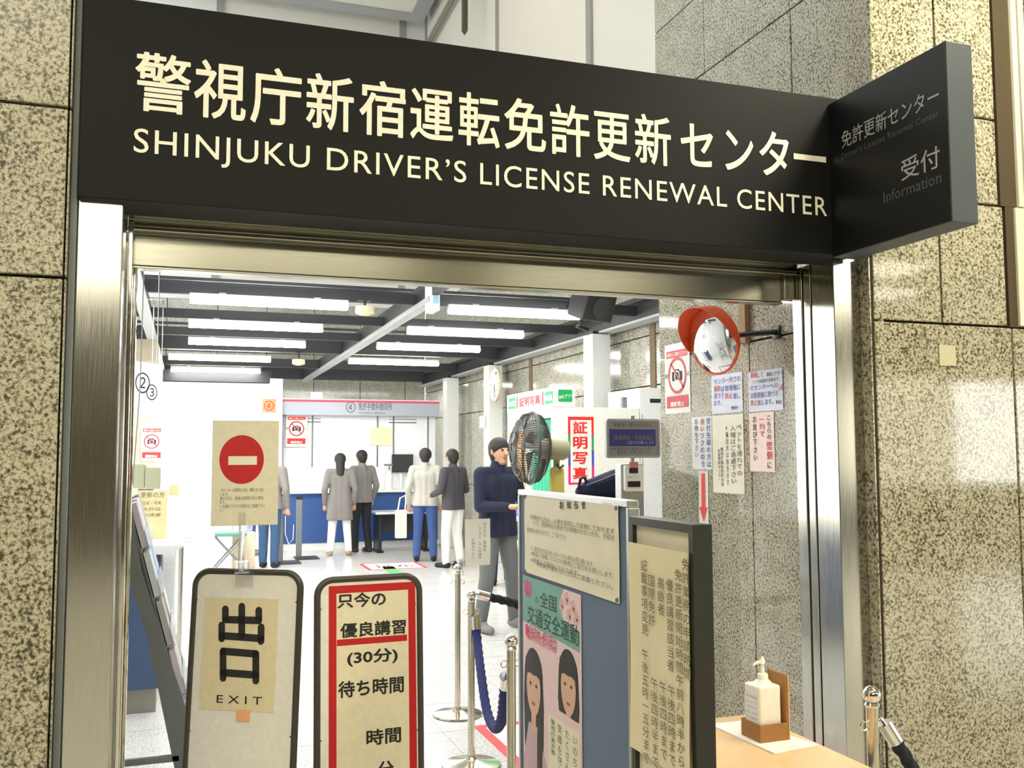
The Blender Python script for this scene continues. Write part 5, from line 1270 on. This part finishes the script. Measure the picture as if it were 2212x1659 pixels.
# floor markings
MK = mat('marking_white', (246, 244, 238), .6); MR = mat('marking_red', (214, 60, 62), .6)
def quad(name, pts, m, z0=.0008, z1=.0022, parent=None):
    b = MB(); b.prism(FUP(0, 0, 0), pts, z0, z1); return obj(name, b, m, parent)
c = [at(*q, Z=0) for q in ((772, 1218), (868, 1210), (866, 1220), (790, 1226))]
fx0, fx1, fy0, fy1 = 2.45, 3.3, 13.35, 14.15
s = thing('queue_floor_marking', 'white floor sticker with a red outline before the payment counter', 'floor marking', (2.9, 13.8, 0))
b = MB(); b.ring(FUP(0, 0, 0), [(fx0, fy0), (fx1, fy0), (fx1, fy1), (fx0, fy1)], [(fx0+.05, fy0+.05), (fx1-.05, fy0+.05), (fx1-.05, fy1-.05), (fx0+.05, fy1-.05)], .001, .0025); obj('red_outline', b, MR, s)
quad('white_field', [(fx0+.05, fy0+.05), (fx1-.05, fy0+.05), (fx1-.05, fy1-.05), (fx0+.05, fy1-.05)], MK, .001, .0022, s)
b = MB(); b.line(FUP(0, 0, .0022), '足元', fx0+.15, fx1-.15, 13.6, .35, .02); obj('lettering', b, INK, s)
o = quad('green_floor_line', [(q.x, q.y) for q in (at(824, 1225, Z=0), at(848, 1223, Z=0), at(874, 1240, Z=0), at(852, 1247, Z=0))], mat('tape_green', (72, 184, 110), .6)); tag(o, 'short green tape line on the floor below the red outlined sticker', 'floor marking')
fx0, fx1, fy0, fy1 = 1.64, 2.5, 3.75, 5.52
s = thing('waiting_box_marking', 'large red taped waiting box on the floor behind the blue notice board', 'floor marking', (2.1, 4.6, 0))
b = MB(); b.ring(FUP(0, 0, 0), [(fx0, fy0), (fx1, fy0), (fx1, fy1), (fx0, fy1)], [(fx0+.06, fy0+.06), (fx1-.06, fy0+.06), (fx1-.06, fy1-.06), (fx0+.06, fy1-.06)], .001, .0025); obj('red_tape', b, MR, s)
quad('white_field', [(fx0+.06, fy0+.06), (fx1-.06, fy0+.06), (fx1-.06, fy1-.06), (fx0+.06, fy1-.06)], MK, .001, .002, s)

# ================================================================== PEOPLE
def person(label, loc, face, H, hair, top, pants, shoe, lf=(-.1, 0), rf=(.1, 0), lh=None, rh=None, coat=0., lk=None, rk=None, longhair=False, vox=.011, lean=0.):
    """face: heading of the gaze (degrees, 0 = +Y, 90 = +X). feet / hands given as (right, forward[, up])"""
    k = H/1.72; a = R(face); fy = V((sin(a), cos(a), 0)); rx = V((cos(a), -sin(a), 0)); O = V((loc[0], loc[1], 0))
    P = lambda x, y, z: O + rx*(x*k) + fy*(y*k) + V((0, 0, z*k))
    s = thing('person', label, 'person', O)
    mx_ = (lf[0]+rf[0])/2; my = (lf[1]+rf[1])/2
    hipz = .9-.12*max(0, abs(lf[1]-rf[1])-.2)-.1*max(0, abs(lf[0]-rf[0])-.3)
    T_ = lambda x, y, z: P(mx_+x, my+y+lean*(z-.9), z-.9+hipz)
    legs = []
    for sg, ft, kn in ((-1, lf, lk), (1, rf, rk)):
        hip = T_(sg*.09, 0, .9); ank = P(ft[0], ft[1], .09); kne = (hip+ank)/2+fy*.035*k if kn is None else P(*kn)
        legs.append((hip, kne, ank, sg, ft))
    hands = []
    for sg, hd_ in ((-1, lh), (1, rh)):
        sh_ = T_(sg*.185, 0, 1.4); hn = T_(*hd_) if hd_ else T_(sg*.25, .06, .83)
        dd = hn-sh_; L = min(dd.length, .55*k); hn = sh_+dd.normalized()*L
        mid = (sh_+hn)/2; bend = math.sqrt(max(0, (.29*k)**2-(L/2)**2)); back = (-fy*.75+rx*sg*.45-V((0, 0, .45)))
        back = (back-dd.normalized()*back.dot(dd.normalized())).normalized(); elb = mid+back*bend
        hands.append((sh_, elb, hn, sg))
    b = MB()
    for hip, kne, ank, sg, ft in legs:
        b.capsule(hip, .08*k, kne, .052*k); b.capsule(kne, .052*k, ank, .038*k); b.capsule(ank-V((0, 0, .03)), .04*k, P(ft[0], ft[1]+.15, .04), .03*k)
    b.capsule(T_(-.07, 0, .93), .08*k, T_(.07, 0, .93), .08*k); b.capsule(T_(0, 0, .95), .085*k, T_(0, .01, 1.12), .085*k); b.capsule(T_(-.07, .01, 1.28), .09*k, T_(.07, .01, 1.28), .09*k); b.capsule(T_(-.13, 0, 1.39), .05*k, T_(.13, 0, 1.39), .05*k)
    b.capsule(T_(0, 0, 1.4), .06*k, T_(0, .02, 1.53), .052*k)
    for sh_, elb, hn, sg in hands:
        b.capsule(sh_, .05*k, elb, .038*k); b.capsule(elb, .038*k, hn, .026*k)
        fd_ = (hn-elb).normalized(); sd_ = fd_.cross(V((0, 0, 1)));
        sd_ = sd_.normalized() if sd_.length > .1 else rx
        pm = hn+fd_*.07*k; dn = fd_.cross(sd_).normalized()*-1
        b.capsule(hn, .025*k, pm, .026*k); b.capsule(hn+sd_*.012, .02*k, pm+sd_*.026*k, .015*k); b.capsule(hn-sd_*.012, .02*k, pm-sd_*.026*k, .015*k)
        for i, L in enumerate((.062, .075, .07, .055)):
            r0 = pm+sd_*(.033-.022*i)*k; b.capsule(r0, .0095*k, r0+fd_*L*.55*k+dn*.012*k, .009*k); b.capsule(r0+fd_*L*.55*k+dn*.012*k, .009*k, r0+fd_*L*.9*k+dn*.035*k, .008*k)
        th0 = hn+fd_*.025*k+sd_*.024*k*-sg; b.capsule(th0, .012*k, th0+fd_*.04*k-sd_*sg*.03*k, .010*k); b.capsule(th0+fd_*.04*k-sd_*sg*.03*k, .010*k, th0+fd_*.07*k-sd_*sg*.028*k, .009*k)
    hc = T_(0, .035, 1.605)
    b.ball(hc+V((0, 0, .015*k)), .088*k, 16); b.capsule(hc+fy*.02*k-V((0, 0, .01)), .075*k, hc+fy*.045*k-V((0, 0, .085*k)), .038*k)
    b.capsule(hc+fy*.088*k+V((0, 0, .012*k)), .008*k, hc+fy*.108*k-V((0, 0, .022*k)), .013*k)
    for sg in (-1, 1): b.capsule(hc+rx*sg*.086*k+V((0, 0, .015*k)), .014*k, hc+rx*sg*.086*k-V((0, 0, .02*k)), .012*k)
    fused('body', b, SKIN, s, vox*.72, 4)
    for sg in (-1, 1):
        e = MB(); e.ball(hc+rx*sg*.032*k+fy*.083*k+V((0, 0, .012*k)), .011*k, 10); obj('eye', e, BLACK, s, True)
    e = MB(); e.ball(hc+fy*.082*k-V((0, 0, .056*k)), (.022*k, .022*k, .006*k), 10); obj('mouth', e, mat('lips', (170, 96, 88), .5), s, True)
    b = MB(); b.ball(hc-fy*.014*k+V((0, 0, .033*k)), .1*k, 18); b.capsule(hc-fy*.035*k, .086*k, hc-fy*.04*k-V((0, 0, .05*k)), .066*k)
    if longhair: b.capsule(hc-fy*.05*k, .08*k, hc-fy*.075*k-V((0, 0, .24*k)), .07*k)
    fused('hair', b, hair, s, vox*.9, 4)
    b = MB()
    for hip, kne, ank, sg, ft in legs:
        b.capsule(hip, .1*k, kne, .072*k); b.capsule(kne, .072*k, ank+V((0, 0, .0)), .06*k)
    b.capsule(T_(-.07, 0, .95), .112*k, T_(.07, 0, .95), .112*k); b.capsule(T_(-.06, 0, 1.04), .105*k, T_(.06, 0, 1.04), .105*k)
    fused('trousers', b, pants, s, vox, 5)
    b = MB()
    b.capsule(T_(-.08, 0, .86), .122*k, T_(-.07, .005, 1.15), .108*k); b.capsule(T_(.08, 0, .86), .122*k, T_(.07, .005, 1.15), .108*k); b.capsule(T_(0, 0, .86), .128*k, T_(0, .005, 1.15), .115*k)
    b.capsule(T_(-.07, .005, 1.15), .108*k, T_(-.09, .01, 1.31), .112*k); b.capsule(T_(.07, .005, 1.15), .108*k, T_(.09, .01, 1.31), .112*k); b.capsule(T_(0, .005, 1.15), .115*k, T_(0, .01, 1.31), .122*k)
    b.capsule(T_(-.155, 0, 1.405), .066*k, T_(.155, 0, 1.405), .066*k); b.capsule(T_(0, 0, 1.42), .085*k, T_(0, .01, 1.49), .066*k)
    if coat:
        for sg in (-1, 0, 1): b.capsule(T_(sg*.075, 0, .95), .122*k, T_(sg*.1, 0, coat), .128*k)
    for sh_, elb, hn, sg in hands:
        b.capsule(sh_, .072*k, elb, .056*k); b.capsule(elb, .056*k, hn-(hn-elb).normalized()*.02, .042*k)
    fused('jacket' if not coat else 'coat', b, top, s, vox, 5, T_(0, 0, .845 if not coat else coat-.02).z)
    for hip, kne, ank, sg, ft in legs:
        b = MB(); b.capsule(P(ft[0], ft[1]-.04, .045), .044*k, P(ft[0], ft[1]+.05, .05), .05*k); b.capsule(P(ft[0], ft[1]+.05, .042), .046*k, P(ft[0]+sg*.015, ft[1]+.17, .036), .038*k); b.capsule(P(ft[0], ft[1]-.01, .06), .046*k, P(ft[0], ft[1], .1), .044*k)
        bmesh.ops.bisect_plane(b.bm, geom=b.bm.verts[:]+b.bm.edges[:]+b.bm.faces[:], plane_co=(0, 0, .002), plane_no=(0, 0, -1), clear_outer=False) if False else None
        for v in b.bm.verts: v.co.z = max(v.co.z, .004)
        fused('shoe', b, shoe, s, vox*.75, 3)
    return s
# man in grey trousers nearest the door
man = person('person in a navy jacket and grey trousers standing between the ropes and the photo booth', (2.72, 8.42), -160, 1.76, HAIR, NAVY, GREYT, mat('grey_sneaker', (120, 116, 112), .6), lf=(.19, -.16), rf=(-.0-.15, .08)[:2] if False else (-.2, .06), lh=(-.3, .16, 1.02), rh=(.14, .28, 1.1), vox=.009) if False else None
person('person in a navy jacket and grey trousers standing between the ropes and the photo booth', (2.74, 8.46), 160, 1.76, HAIR, NAVY, GREYT, mat('grey_sneaker', (126, 122, 118), .6), lf=(-.19, .02), rf=(.2, .02), lh=(-.22, .26, 1.12), rh=(.1, .3, 1.12), vox=.009)
g = at(583, 1226, Z=0)
person('person in dark blue jeans half hidden behind the no entry card', (g.x-.02, g.y), 20, 1.7, HAIR, GREYC, mat('teal_denim', (50, 78, 112), .9), BLKC, lf=(-.09, .02), rf=(.08, 0))
g = at(735, 1200, Z=0)
person('person in a long grey coat and tan boots facing the payment counter', (g.x, g.y), 5, 1.63, HAIR, GREYC, WHITEC, TANL, lf=(-.17, 0), rf=(.14, .02), coat=.62, longhair=True)
g = at(786, 1200, Z=0)
person('person in black trousers and shoes beside the grey coated person', (g.x+.05, g.y+.5), -25, 1.68, HAIR, GREYC, BLKC, mat('black_shoe', (24, 22, 22), .5), lf=(-.1, .05), rf=(.1, -.06))
g = at(918, 1212, Z=0)
pj = person('person in blue jeans and a pale shirt waiting at the writing desk', (g.x, g.y), 15, 1.7, HAIR, mat('pale_shirt', (176, 174, 164), .9), DENIM, BLKC, lf=(-.13, 0), rf=(.13, -.03))
x = g.x-.36; b = MB(); z0 = at(880, 1162, Y=g.y).z; b.box(x-.1, g.y-.05, z0, x+.07, g.y+.04, z0+.42, .015)
s = thing('tote_bag', 'cream tote bag hanging beside the person in blue jeans', 'bag', (x, g.y, z0)); obj('bag_body', b, mat('cream_canvas', (226, 220, 200), .9), s)
b = MB(); b.tube([(x-.06, g.y, z0+.42), (x-.03, g.y, z0+.6), (x+.05, g.y, z0+.64), (x+.06, g.y, z0+.55), (x+.05, g.y, z0+.42)], .012, 8); obj('strap', b, mat('cream_canvas'), s, True)
g = at(978, 1226, Z=0)
person('person in loose white trousers and big black shoes', (g.x, g.y), -30, 1.68, HAIR, mat('dark_grey_top', (66, 64, 70), .9), WHITEC, BLKC, lf=(-.12, .02), rf=(.13, -.03), lh=(-.2, .25, 1.05), rh=(.18, .28, 1.1))
g = at(1078, 1268, Z=0)
person('person in dark denim jeans half hidden behind the grey trousered person', (g.x+.05, g.y+.1), 30, 1.7, HAIR, BLKC, DDENIM, BLKC, lf=(-.1, 0), rf=(.1, .03))
g = at(545, 1208, Z=0)
person('person in pale blue jeans by the folding stool behind the no entry card', (g.x, g.y+.7), 90, 1.62, HAIR, WHITEC, mat('mid_denim', (84, 104, 152), .9), GREYM, lf=(-.08, .02), rf=(.08, -.05))

bpy.data.objects.remove(TXO)
